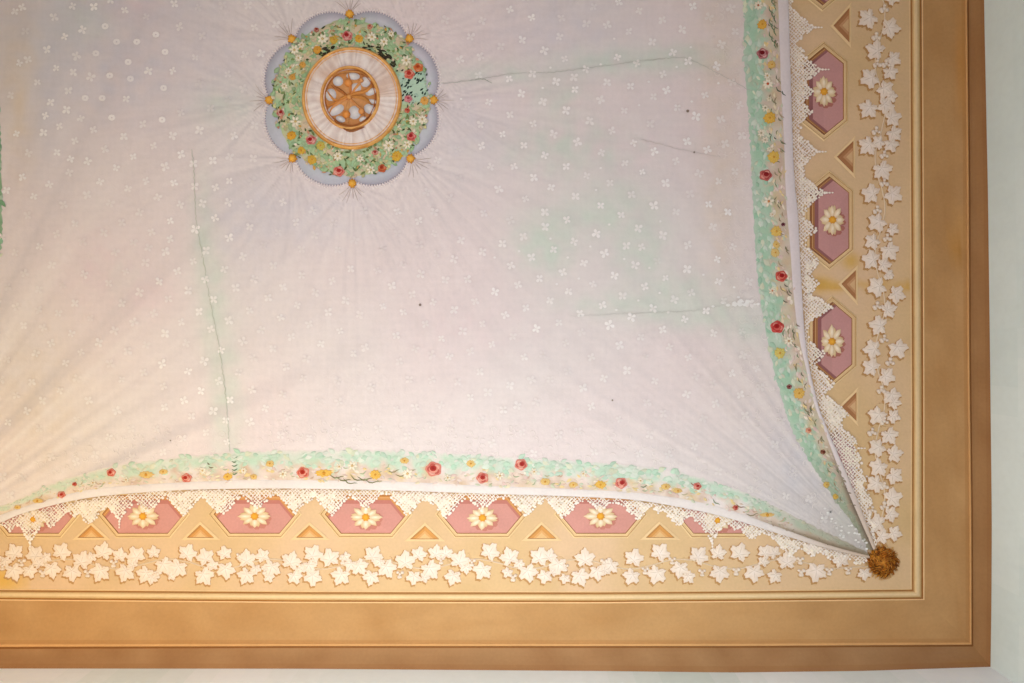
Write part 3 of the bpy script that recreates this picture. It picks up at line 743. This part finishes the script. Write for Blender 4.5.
for x, y, r in ((324,41,6),(296,52,5.5),(303,47,4),(373,39,5),(385,44,5),(407,62.5,5.4),(286,88,4),(297,123,6),(423,121,5),(414,123,4.6),(339,157.4,5),(361,160,4),(389.5,147,6),(408,146,4.6),(372,171,4.6),(290,73,4),(392,36,3.4),(300,60,4)):
    daisy(x, y, r, wreath, FW, (238,232,208), (206,186,130))
for x, y in studs:
    mb = MB()
    petal_ring(mb, x, y, 9, 5, 5, 1.4, HC+.004, HC+.009, (228,168,60), (204,140,50), R.random())
    mb.ball(x, y, 3.6, HC+.005, HC+.013, (212,142,40), (236,178,70), n=12, m=4)
    a = math.atan2(y-MC[1], x-MC[0])
    for q in range(7):
        aa = a+(q-3)*.24+R.uniform(-.06, .06); L_ = R.uniform(9, 17)
        pts = [(x+math.cos(aa+.12*(t/5)*(q-3)*.4)*(4.5+L_*t/5), y+math.sin(aa+.12*(t/5)*(q-3)*.4)*(4.5+L_*t/5)) for t in range(6)]
        mb.ribbon(pts, .6, HC+.003, mix((176,160,150), (214,200,190), R.random()), base=HC+.0021, taper=True)
    mb.build('gold_stud', gilt, med, smooth=False, label='small golden stud pinning the cloth')
# pleated disc
mb = MB(); n = 168; rows = []
CX, CY = 353, 100
HP = HW+.004
for i in range(n):
    a = 2*math.pi*i/n; row = []
    pl = abs(((i+6*noise.noise(Vector((i*.11, 3, 1))))*42/n) % 1-.5)*2
    for j in range(8):
        t = j/7; rx = 27+(47-27)*t; ry = 28+(48.2-28)*t
        x, y = CX+rx*math.cos(a), CY+ry*math.sin(a)
        c = mix((240,230,222), (206,188,180), (.9-pl*.9)*(.3+.7*t*0+.4)+nz(x, y, 6, 3)*.5)
        c = mix(c, (206,172,150), max(0, .55*math.exp(-((a-5.95)/.45)**2)+.45*math.exp(-((a-3.9)/.35)**2)+nz(x, y, 9, 5)*.35))
        c = mix(c, (222,184,140), .35*math.exp(-((1-t)/.12)**2))
        row.append((mb.vert(P(x, y, HP+.003+.002*pl*(.4+.6*t)+.003*math.sin(math.pi*t))), c))
    rows.append(row)
for i in range(n):
    for j in range(7):
        q = [rows[i][j], rows[i][j+1], rows[(i+1) % n][j+1], rows[(i+1) % n][j]]
        mb.face([z[0] for z in q], [z[1] for z in q])
mb.build('pleated_disc', pig, med, label='white pleated ring')
def goldc(u, t):
    c = mix((232,170,92), (204,134,60), .5+1.2*noise.noise(Vector((math.cos(u*6.283)*5, math.sin(u*6.283)*5, t*2))))
    return mix(c, (246,204,140), .45*math.sin(math.pi*t)**3)
mb = MB(); mb.torus(CX, CY, 47.6, 48.9, 4.2, HP-.001, HP+.010, None, n=140, colf=goldc)
mb.torus(CX, CY, 44.4, 45.6, 1.0, HP+.004, HP+.007, (226,170,100), n=120, m=4)
mb.build('outer_gold_ring', gilt, med)
mb = MB(); mb.torus(351.4, 100, 28, 30.2, 4.4, HP-.001, HP+.014, None, n=110, colf=goldc)
mb.torus(351.4, 100, 24.9, 27.2, 1.6, HP+.001, HP+.008, (176,112,58), n=90, m=4)
mb.build('inner_gold_ring', gilt, med)
mb = MB()
rx, ry = 26, 28
ring = [(351.4+rx*math.cos(2*math.pi*q/60), 100+ry*math.sin(2*math.pi*q/60)) for q in range(60)]
mb.fan((351.4, 100), ring, HP+.001, HP+.004, (196,132,72), (222,166,106), hmid=HP+.003)
for x, y, ax, ay, rot in ((339.5,83.5,4.6,4.4,0),(332.5,97,4.8,5.6,0),(354.5,78.5,6.2,3.2,.1),(367,84,4.4,5,.5),(357,90.5,5,4.6,-.5),(372.5,94,5.4,3,-.4),(337,112,8,4.6,-.4),(356,114.5,5.6,6,0),(371,111,5.4,4.4,.5),(373.5,103.5,4.6,2,.2),(342,121,4.4,2.6,.4),(364,121,3.4,2.2,-.5)):
    rg = []
    for q in range(14):
        t = 2*math.pi*q/14; u, v = ax*1.12*math.cos(t), ay*1.12*math.sin(t); rg.append((x+u*math.cos(rot)-v*math.sin(rot), y+u*math.sin(rot)+v*math.cos(rot)))
    mb.fan((x, y), rg, HP+.0035, HP+.0065, (192,190,190), (232,228,224))
scroll = mb.build('openwork_boss', gilt, med, label='gilded openwork centre with pale grey cells')
mb = MB()
def sc(pts, w, c): mb.ribbon(resample(pts, 22), w, HP+.0125, c, base=HP+.005, taper=True)
sc([(329,108),(338,105),(347,99.5),(357,96),(368,93),(373,88)], 5, (206,138,66))
sc([(333,88),(339,91),(345,95),(350,99)], 3.4, (170,106,56)); sc([(350,76),(351,84),(352,92),(351,99)], 3.4, (212,142,78))
sc([(362,78),(361,85),(356,92),(351,99)], 3, (226,160,96)); sc([(351,99),(360,99),(367,101),(373,107)], 4, (196,134,66))
sc([(351,100),(349,108),(348,116),(350,124)], 3.6, (224,166,104)); sc([(351,100),(357,106),(363,112),(366,119)], 3, (216,150,90))
sc([(351,100),(342,104),(334,110),(331,116)], 3, (216,150,90)); sc([(334,79),(342,75),(351,74),(362,75),(370,80)], 2.4, (200,140,80))
sc([(336,122),(346,128),(358,128.5),(370,121)], 5, (166,104,52)); sc([(328,92),(336,102),(345,101)], 2.4, (214,150,84))
sc([(342,128),(352,133),(366,129)], 3, (150,96,54))
mb.build('scrollwork', gilt, scroll)
for x, y, r, c in ((350,85.5,4,(224,136,60)),(348,116.5,4,(232,140,56)),(363,113.5,3.2,(222,146,80)),(351,99.5,2.6,(214,150,86)),(363,83,2.2,(220,156,104))):
    mb = MB(); mb.ball(x, y, r, HP+.006, HP+.016, mix(c, (150,84,36), .4), mix(c, (250,190,110), .35), n=14, m=5)
    mb.build('gold_bead', gilt, scroll, smooth=True)
# ------------------------------------------------------------------ coffer panels
def hexa(cx, cy, A_, X_, Y_, k, vert):
    pts = [(-A_, 0), (-X_, -Y_), (X_, -Y_), (A_, 0), (X_, Y_), (-X_, Y_)]
    if isinstance(k, tuple): pass
    out = []
    for x, y in pts:
        x, y = x*k, y*k
        if vert: x, y = y, x
        out.append((cx+x, cy+y))
    return out
def inset(poly, d):
    n = len(poly); ar = sum(poly[i][0]*poly[(i+1) % n][1]-poly[(i+1) % n][0]*poly[i][1] for i in range(n)); s = 1 if ar > 0 else -1
    out = []
    for i in range(n):
        p0, p1, p2 = poly[i-1], poly[i], poly[(i+1) % n]
        def nr(a, b):
            dx, dy = b[0]-a[0], b[1]-a[1]; l = math.hypot(dx, dy); return (-dy/l*s, dx/l*s), (dx/l, dy/l)
        n1, t1 = nr(p0, p1); n2, t2 = nr(p1, p2)
        a = (p1[0]+n1[0]*d, p1[1]+n1[1]*d); b = (p1[0]+n2[0]*d, p1[1]+n2[1]*d)
        den = t1[0]*t2[1]-t1[1]*t2[0]
        if abs(den) < 1e-6: out.append(a); continue
        u = ((b[0]-a[0])*t2[1]-(b[1]-a[1])*t2[0])/den
        out.append((a[0]+t1[0]*u, a[1]+t1[1]*u))
    return out
def ringband(mb, A_, B_, ha, hb, col, only=None):
    n = len(A_)
    for i in range(n):
        if only is not None and i not in only: continue
        j = (i+1) % n
        mb.face([mb.vert(P(*A_[i], ha)), mb.vert(P(*A_[j], ha)), mb.vert(P(*B_[j], hb)), mb.vert(P(*B_[i], hb))], col)
def coffer(cx, cy, fx, fy, vert, label, A_=47, X_=27, Y_=24, rosette=True, tint=0):
    t = empty('coffer_panel', cx, cy, 0, label, 'ceiling panel', 'pink hexagonal coffer panels in the frieze')
    hx = hexa(cx, cy, A_, X_, Y_, 1, vert)
    mb = MB()
    p = [inset(hx, d) for d in (0, 1.3, 1.9, 3.6, 4.6, 5.2)]
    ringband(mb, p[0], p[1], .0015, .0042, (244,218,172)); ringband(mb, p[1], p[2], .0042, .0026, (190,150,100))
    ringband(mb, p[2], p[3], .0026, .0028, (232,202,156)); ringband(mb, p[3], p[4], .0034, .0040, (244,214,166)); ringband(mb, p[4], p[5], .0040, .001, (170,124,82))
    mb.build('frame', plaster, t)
    inner = p[5]
    mb = MB(); pinkc = (196,144,140) if vert else (208,148,137)
    ci_ = mb.vert(P(cx, cy, .0008)); ri = [mb.vert(P(*q, .0008)) for q in inner]
    for i in range(6): mb.face([ci_, ri[i], ri[(i+1) % 6]], jit(pinkc, .015))
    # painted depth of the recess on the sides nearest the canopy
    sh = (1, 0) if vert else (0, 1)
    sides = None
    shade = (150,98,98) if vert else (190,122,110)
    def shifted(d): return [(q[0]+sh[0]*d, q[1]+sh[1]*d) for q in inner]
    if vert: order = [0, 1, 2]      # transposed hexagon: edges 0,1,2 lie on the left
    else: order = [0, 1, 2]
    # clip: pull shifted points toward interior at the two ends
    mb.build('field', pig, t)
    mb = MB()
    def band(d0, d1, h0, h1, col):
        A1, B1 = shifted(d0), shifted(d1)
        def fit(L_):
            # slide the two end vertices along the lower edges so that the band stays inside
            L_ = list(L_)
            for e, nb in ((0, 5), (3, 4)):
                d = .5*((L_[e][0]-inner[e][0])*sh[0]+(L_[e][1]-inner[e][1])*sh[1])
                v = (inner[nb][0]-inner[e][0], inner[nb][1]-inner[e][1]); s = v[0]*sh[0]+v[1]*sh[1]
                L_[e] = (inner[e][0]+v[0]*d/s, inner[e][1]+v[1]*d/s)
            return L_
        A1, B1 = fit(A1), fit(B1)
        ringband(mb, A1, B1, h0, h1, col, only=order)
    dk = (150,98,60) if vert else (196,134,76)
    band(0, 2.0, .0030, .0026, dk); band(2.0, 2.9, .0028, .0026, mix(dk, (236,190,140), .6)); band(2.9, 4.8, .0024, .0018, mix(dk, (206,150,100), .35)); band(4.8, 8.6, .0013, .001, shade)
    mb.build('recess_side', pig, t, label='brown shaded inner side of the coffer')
    if rosette:
        mb = MB(); sx, sy = ((.86, 1.12) if vert else (1.12, .82))
        for q in range(12):    # darker ruddy underlay around the petals, offset down and right
            a = q*math.pi/6; 
            x, y = fx+2+math.cos(a)*10*sx, fy+2.6+math.sin(a)*10*sy
            mb.quadp([(x+math.cos(w)*3.6, y+math.sin(w)*3) for w in [k*1.05 for k in range(6)]], .0014+.00005*q, (176,112,100) if vert else (196,128,112))
        petal_ring(mb, fx, fy, 12, 13.6, 13.6, 2.7, .0022, .0036, (238,218,180), (214,182,136), .26, squash=(sx, sy))
        petal_ring(mb, fx, fy, 8, 14.6, 14.6, 3.1, .0036, .0056, (248,232,210), (222,192,152), .0, squash=(sx, sy))
        r = mb.build('rosette', flower_m, t, label='cream daisy-like rosette')
        mb = MB(); mb.ball(fx, fy, 3.6, .004, .0085, (204,132,40), (232,170,62), n=12, m=4)
        for q in range(8):
            a = q*math.pi/4+.39; mb.ball(fx+math.cos(a)*3.4, fy+math.sin(a)*3.2, 1.1, .004, .0065, (190,124,44), (216,156,66), n=6, m=2)
        mb.build('flower_center', flower_m, r, label='orange flower centre')
    return t
LB = ['partly lace-covered pink coffer panel, first at the left edge of the lower frieze',
      'pink coffer panel with daisy rosette, second from the left in the lower frieze',
      'pink coffer panel with daisy rosette, third from the left in lower frieze, below crack',
      'pink coffer panel with daisy rosette, directly below the round medallion in the lower frieze',
      'pink coffer panel with daisy rosette, fifth from the left in the lower frieze',
      'pink coffer panel with daisy rosette, last complete one towards the right of the lower frieze',
      'small pink coffer panel half buried in lace near the right end of the lower frieze']
for i, (cx, fx, fy) in enumerate(((34.5,34,519),(143.5,143.5,516),(255,255,516),(366,366,517),(482,482.6,517.5),(600.8,600.5,516),(718,717,520))):
    coffer(cx, 514, fx, fy, False, LB[i])
LR = ['pink coffer panel cut off by the top edge of the picture in the right frieze',
      'pink coffer panel with rosette, uppermost complete one in the right frieze',
      'pink coffer panel with rosette, middle of the right frieze above the yellow stain',
      'pink coffer panel with rosette just below the yellow stain in the right frieze',
      'lace-covered pink coffer panel nearest the corner in the right frieze']
for i, (cx, cy, fx, fy, ro) in enumerate(((822,-38,822,-38,True),(823.5,91.5,823.5,92,True),(829,220.5,832,220,True),(832,341.5,831.5,341.5,True),(835,470,835,472,False))):
    coffer(cx, cy, fx, fy, True, LR[i], A_=50 if i < 3 else 46, X_=30 if i < 3 else 25, Y_=24.5, rosette=ro)
def triangle(pts, vert, label):
    cx = sum(p[0] for p in pts)/3; cy = sum(p[1] for p in pts)/3
    t = empty('triangular_panel', cx, cy, 0, label, 'ceiling panel', 'small brown triangular panels in the frieze')
    out = inset(pts, -2.2); mb = MB()
    ringband(mb, out, pts, .0015, .0036, (244,216,170)); ringband(mb, pts, inset(pts, .5), .0036, .001, (186,140,92))
    mb.build('frame', plaster, t)
    mb = MB(); base = (176,122,82) if vert else (212,152,86)
    mb.quadp(inset(pts, .4), .0009, base)
    # chevron of lighter paint opening from the long side
    apex, b1, b2 = pts
    def L_(a, b, u): return (a[0]+(b[0]-a[0])*u, a[1]+(b[1]-a[1])*u)
    mid = L_(b1, b2, .5)
    q1, q2, qa = L_(mid, b1, .42), L_(mid, b2, .42), L_(mid, apex, .42)
    r1, r2, ra = L_(mid, b1, .62), L_(mid, b2, .62), L_(mid, apex, .62)
    ringband(mb, [r1, ra, r2], [q1, qa, q2], .0016, .0012, mix(base, (236,196,150), .35), only=[0, 1])
    mb.quadp([q1, qa, q2], .0013, mix(base, (236,206,160), .62))
    mb.quadp([b1, L_(b1, apex, 1), L_(apex, mid, .18), L_(b1, mid, .16)], .0012, mix(base, (120,76,48), .22))
    mb.build('field', pig, t)
    return t
TB = [((91.5,525),(78,537.5),(105,537.5)), ((200.5,524.5),(187,537.5),(214.5,537.5)), ((309.5,525),(296,537.5),(324,537.5)), ((425,525.5),(410,539),(439.5,539)), ((541.5,524.5),(527,538.5),(556.5,538.5)), ((659.5,524),(645.5,537.5),(674.5,537.5))]
TL = ['small brown triangular panel nearest the left edge of the lower frieze', 'small brown triangular panel between the second and third lower coffers', 'small brown triangular panel just left of the coffer below the medallion',
      'small brown triangular panel just right of the coffer below the medallion', 'small brown triangular panel between the fifth and sixth lower coffers', 'small brown triangular panel rightmost in the lower frieze']
for p, l in zip(TB, TL): triangle(list(p), False, l)
TR = [((833,26),(849,8),(849,43)), ((836.5,157),(853,141),(853,173.5)), ((841,284),(855.5,270),(855.5,300)), ((841.5,406.5),(856,392),(856,421))]
TLR = ['small brown triangular panel topmost in the right frieze', 'small brown triangular panel second from the top of the right frieze', 'small plum brown triangular panel crossed by the yellow stain in the right frieze', 'small brown triangular panel lowest in the right frieze']
for p, l in zip(TR, TLR): triangle(list(p), True, l)
# ------------------------------------------------------------------ garlands of white leaves
def vleaf(x, y, r, parent, rot, vert):
    mb = MB()
    N = 48; ring = []
    for q in range(N):
        t = 2*math.pi*q/N
        lob = 0
        for (la, lr_, lw) in ((0, 1.10, .54), (1.15, 1.02, .56), (-1.15, 1.02, .56), (2.25, .84, .50), (-2.25, .84, .50)):
            d = (t-la+math.pi) % (2*math.pi)-math.pi
            if abs(d) < lw*1.2: lob = max(lob, lr_*(1-.36*(abs(d)/lw)**1.35))
        rr = max(lob, .54)*(1+.085*math.sin(t*15+x))
        if abs(abs(t-math.pi)) < .2: rr = .34
        ring.append((x+math.cos(t+rot)*rr*r, y+math.sin(t+rot)*rr*r))
    # leaf's cast shadow painted in ochre, a larger offset copy beneath it
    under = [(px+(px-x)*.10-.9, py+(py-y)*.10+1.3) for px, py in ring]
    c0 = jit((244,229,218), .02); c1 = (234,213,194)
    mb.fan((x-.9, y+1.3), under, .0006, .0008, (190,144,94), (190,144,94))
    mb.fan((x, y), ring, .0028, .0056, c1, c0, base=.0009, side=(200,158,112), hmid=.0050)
    for la, ll in ((0, .8), (1.12, .7), (-1.12, .7), (2.25, .5), (-2.25, .5)):
        a = la+rot
        mb.ribbon([(x-math.cos(rot)*r*.1+math.cos(a)*r*ll*k/4, y-math.sin(rot)*r*.1+math.sin(a)*r*ll*k/4) for k in range(5)], .7, .0061, (218,198,180), base=.0053, taper=True)
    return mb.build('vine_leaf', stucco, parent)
def berries(spots, parent):
    mb = MB()
    for x, y, r in spots:
        mb.ball(x-.5, y+.8, r*1.12, .0002, .001, (198,156,104), (198,156,104), n=9, m=2)  # berry's shadow painted in ochre, offset like the leaf shadows
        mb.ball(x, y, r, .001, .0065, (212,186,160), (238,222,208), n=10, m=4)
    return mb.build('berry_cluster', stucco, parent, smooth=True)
def stem(pts, parent):
    mb = MB()
    q = resample(pts, len(pts)*8)
    mb.ribbon(q, 1.4, .003, (226,202,172), base=.0008)
    for k in range(4, len(q)-4, 7):
        x, y = q[k]; a = R.uniform(0, 6.28); s = R.choice((-1, 1))
        c = [(x+math.cos(a)*t*1.0+math.sin(t*.8)*s, y+math.sin(a)*t*1.0+math.cos(t*.9)*s) for t in range(9)]
        mb.ribbon(c, .8, .0024, (224,192,146), base=.0007, taper=True)
    return mb.build('vine_stem', stucco, parent)
lg = empty('leaf_garland', 430, 565, 0, 'garland of white vine leaves running along the lower frieze above the cornice', 'leaf garland', 'white vine leaf garlands on the frieze')
BL = [(-8,560,9),(15.4,553.4,8.6),(14,570,9),(36,555,8.6),(39.5,563.5,6),(30,570,7),(52,568,8.6),(61.5,552.7,8.8),(72.5,571,8.6),(82,561.5,9.2),(101,570.5,9.4),(103.5,552.5,9),(120,556,7),(126,571,9),(137,556.4,9),(146.5,573,8.6),
(154,553,6.4),(152,577,6),(164,564.4,9),(178.5,566.6,9.4),(187.5,554,8.8),(204,574.5,9.2),(206,558,8.6),(225,554,7),(226,568.5,8.8),(247,560,9),(247,574.5,8.4),(263,556.4,7),(272,566.6,9),(269,576,5.4),(291,562,9.2),(294.5,575.6,7.2),
(313,555,9),(309.5,565,7),(313,575.6,8.6),(330.5,559,9.2),(341.5,574.5,9),(351,564,6.6),(359,565.5,8.4),(373,556,9),(371.5,576,7.8),(386.5,566.8,9.2),(405.5,562,9.6),(418.8,555,7.4),(414,576,7.2),(430,568,9.6),(436,553.6,7.6),(446,553.6,6.6),
(453.5,575.6,8),(459.5,561,9.4),(489.5,552.5,9),(483,569,9),(510,558,9.2),(508,571.5,5.4),(527.6,571,9.2),(539.5,558,9.4),(549,556.5,7),(545,575,7.2),(558.5,564,9),(565,577.5,5.2),(579.6,575.4,9),(585,559.5,9.4),(597,571,8),
(611,564.4,8),(633.7,559,9),(632,575,8.2),(659.5,553.4,9.2),(657,572.8,9.4),(680,567.5,8.6),(688,576,6.4),(698,556.6,9.2),(718,553.6,7.6),(719.6,571.4,9),(739,553.6,9.2),(753.5,571,9.2),(764.4,552.8,7.2),(774,552.8,6.6),(763,562,5.5),(786.6,562,9),(775,575,7),(816,570,10),(841,561,8),(864,572.5,6.4),(811,549,7)]
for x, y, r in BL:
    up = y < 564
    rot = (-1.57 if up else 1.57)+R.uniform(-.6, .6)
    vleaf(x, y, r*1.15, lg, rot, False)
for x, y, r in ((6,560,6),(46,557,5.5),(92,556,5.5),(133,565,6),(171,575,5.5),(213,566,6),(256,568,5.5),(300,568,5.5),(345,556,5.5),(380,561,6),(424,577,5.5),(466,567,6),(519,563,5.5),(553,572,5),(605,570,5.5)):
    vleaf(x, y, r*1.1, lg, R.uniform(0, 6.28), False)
for sx, sy in ((3,566),(43,573),(22,562),(88,573),(114,563),(158,574),(240,556),(265,570),(300,566),(343,560),(400,574),(441,560),(472,562),(513,577),(565,567),(604,562),(645,570),(672,560),(702,572),(736,571),(800,560),(801,572),(829,571),(848,570)):
    berries([(sx+math.cos(k*1.9)*2.9*(k > 0), sy+math.sin(k*1.9)*2.9*(k > 0), R.uniform(1.5, 2.1)) for k in range(5)], lg)
stem([(-10+i*22, 564+5*math.sin(i*1.35)) for i in range(40)]+[(868,566)], lg)
lr2 = empty('leaf_garland', 882, 280, 0, 'upright garland of white vine leaves along the right frieze beside the cornice', 'leaf garland', 'white vine leaf garlands on the frieze')
RL = [(891,-3,8),(880,-14,8),(869,18,10),(888.5,28,10),(876.5,51,10),(892,58.8,8),(889.5,71.6,7.6),(871,78,10),(884,89,9),(891,96,6),(869,108,9.6),(884,105,9),(891,118,9),(893,133,8),(890.5,144,7.6),(868.5,145,9.6),(879,142,7),(881.5,169,10),(872,194,9.6),(891.5,194,9.6),(878,222,9.6),(891.5,229,6.4),(873,241,8),(888.5,250,9.6),(872,260,9.4),(882.5,265,7.4),(888,274,5),(878,286.4,10),(895,294,9),(887,310,8.4),(879.5,325.6,9.6),(873.5,349,9.4),(897,347.5,10),(872,367.5,9),(885,376,9),(891,395,9),(878,414.6,9.6),(893,402,7),(892,416,7),(888.5,434.5,9),(878,447,9),(893,454,8.6),(879,466,9.4),(893,475,8.6),(876,483,9),(891,498,9.8),(889.6,514,7.6),(878,523,9.4),(893,533,7.6),(881,536,7.6)]
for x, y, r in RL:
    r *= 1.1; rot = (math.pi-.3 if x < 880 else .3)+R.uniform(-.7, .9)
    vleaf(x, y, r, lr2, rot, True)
for sx, sy in ((884,9),(876,37),(886,64),(877,64),(876,131),(884,155),(884,183),(887,238),(877,210),(888,276),(877,306),(884,339),(890,362),(881,390),(896,417),(872,432),(884,421),(884,506),(884,486),(872,510)):
    berries([(sx+math.cos(k*1.9+1)*3.1*(k > 0), sy+math.sin(k*1.9+1)*3.1*(k > 0), R.uniform(1.6, 2.3)) for k in range(5)], lr2)
stem([(880+5*math.sin(i*1.3), -10+i*20) for i in range(28)], lr2)
# ------------------------------------------------------------------ corner knot
mb = MB()
kx, ky = KNOT
ring = [(kx+math.cos(t)*11.5*(1+.1*math.sin(5*t)), ky+math.sin(t)*11.5*(1+.1*math.cos(4*t))) for t in [2*math.pi*q/30 for q in range(30)]]
mb.fan((kx, ky), ring, .004, .018, (186,124,40), (196,130,46), base=0)
for k in range(520):
    a = R.uniform(0, 2*math.pi); r = 12.5*math.sqrt(R.random()); L_ = R.uniform(2.5, 5.5)
    x, y = kx+math.cos(a)*r, ky+math.sin(a)*r; d = a+R.uniform(-1, 1)
    c = R.choice([(188,116,32),(164,96,26),(134,78,24),(206,138,48),(112,64,22),(178,106,28),(212,152,70)])
    h = .006+.013*(1-r/15)
    pts = [(x+math.cos(d+.3*t)*L_*t/3, y+math.sin(d+.3*t)*L_*t/3) for t in range(4)]
    mb.ribbon(pts, R.uniform(.8, 1.5), h+R.uniform(.001, .004), jit(c, .08), base=h-.002, taper=True)
for k in range(130):
    a = R.uniform(0, 2*math.pi)
    x, y = kx+math.cos(a)*11.5, ky+math.sin(a)*12; L_ = R.uniform(3, 7)
    mb.ribbon([(x+math.cos(a)*L_*t/3, y+math.sin(a)*L_*t/3) for t in range(4)], .9, .004, mix((190,130,50), (232,204,150), R.random()), base=.001, taper=True)
tag(mb.build('tassel_knot', gilt, None, loc=P(kx, ky, 0)), 'frayed golden brown knot gathering the canopy in the lower right corner', 'knot')
# ------------------------------------------------------------------ camera and light
cam = bpy.data.cameras.new('camera'); co = bpy.data.objects.new('camera', cam); C.objects.link(co)
co.location = (0, 0, CAMZ); co.rotation_euler = (math.pi, 0, 0)
cam.sensor_width = 36; cam.lens = 36*HD/(1024*S); cam.clip_start = .05
bpy.context.scene.camera = co
def area(name, loc, tgt, size, power, col, sy=None):
    l = bpy.data.lights.new(name, 'AREA'); l.energy = power; l.color = col
    l.shape = 'RECTANGLE'; l.size = size; l.size_y = sy or size
    o = bpy.data.objects.new(name, l); C.objects.link(o); o.location = loc
    o.rotation_euler = (Vector(tgt)-Vector(loc)).to_track_quat('-Z', 'Y').to_euler(); return o
area('front_window_light', (-.1, .95, 2.75), (-.1, 1.15, 4.1), 2.0, 13.8, (.91, 1, .95), .4)
area('left_lamp', (-1.85, .85, 2.4), (-1.8, 1.1, 4.1), .6, 12.5, (1, .71, .26))
area('room_fill', (-.3, -.9, 1.4), (-.3, 1.3, 3.9), 1.0, 30, (.79, .76, 1))  # added unseen fill, aimed at the front wall and ceiling
area('side_fill', (-1.0, -2.3, 1.3), (.9, 1.3, 3.6), 1.6, 18, (1, .88, .58))  # unseen fill added to brighten the walls
w = bpy.data.worlds.new('world'); bpy.context.scene.world = w; w.use_nodes = True
w.node_tree.nodes['Background'].inputs['Color'].default_value = (.95, .97, 1, 1)
w.node_tree.nodes['Background'].inputs['Strength'].default_value = .01
vs = bpy.context.scene.view_settings; vs.view_transform = 'Standard'; vs.look = 'None'; vs.gamma = 1; vs.use_curve_mapping = False; vs.exposure = 0
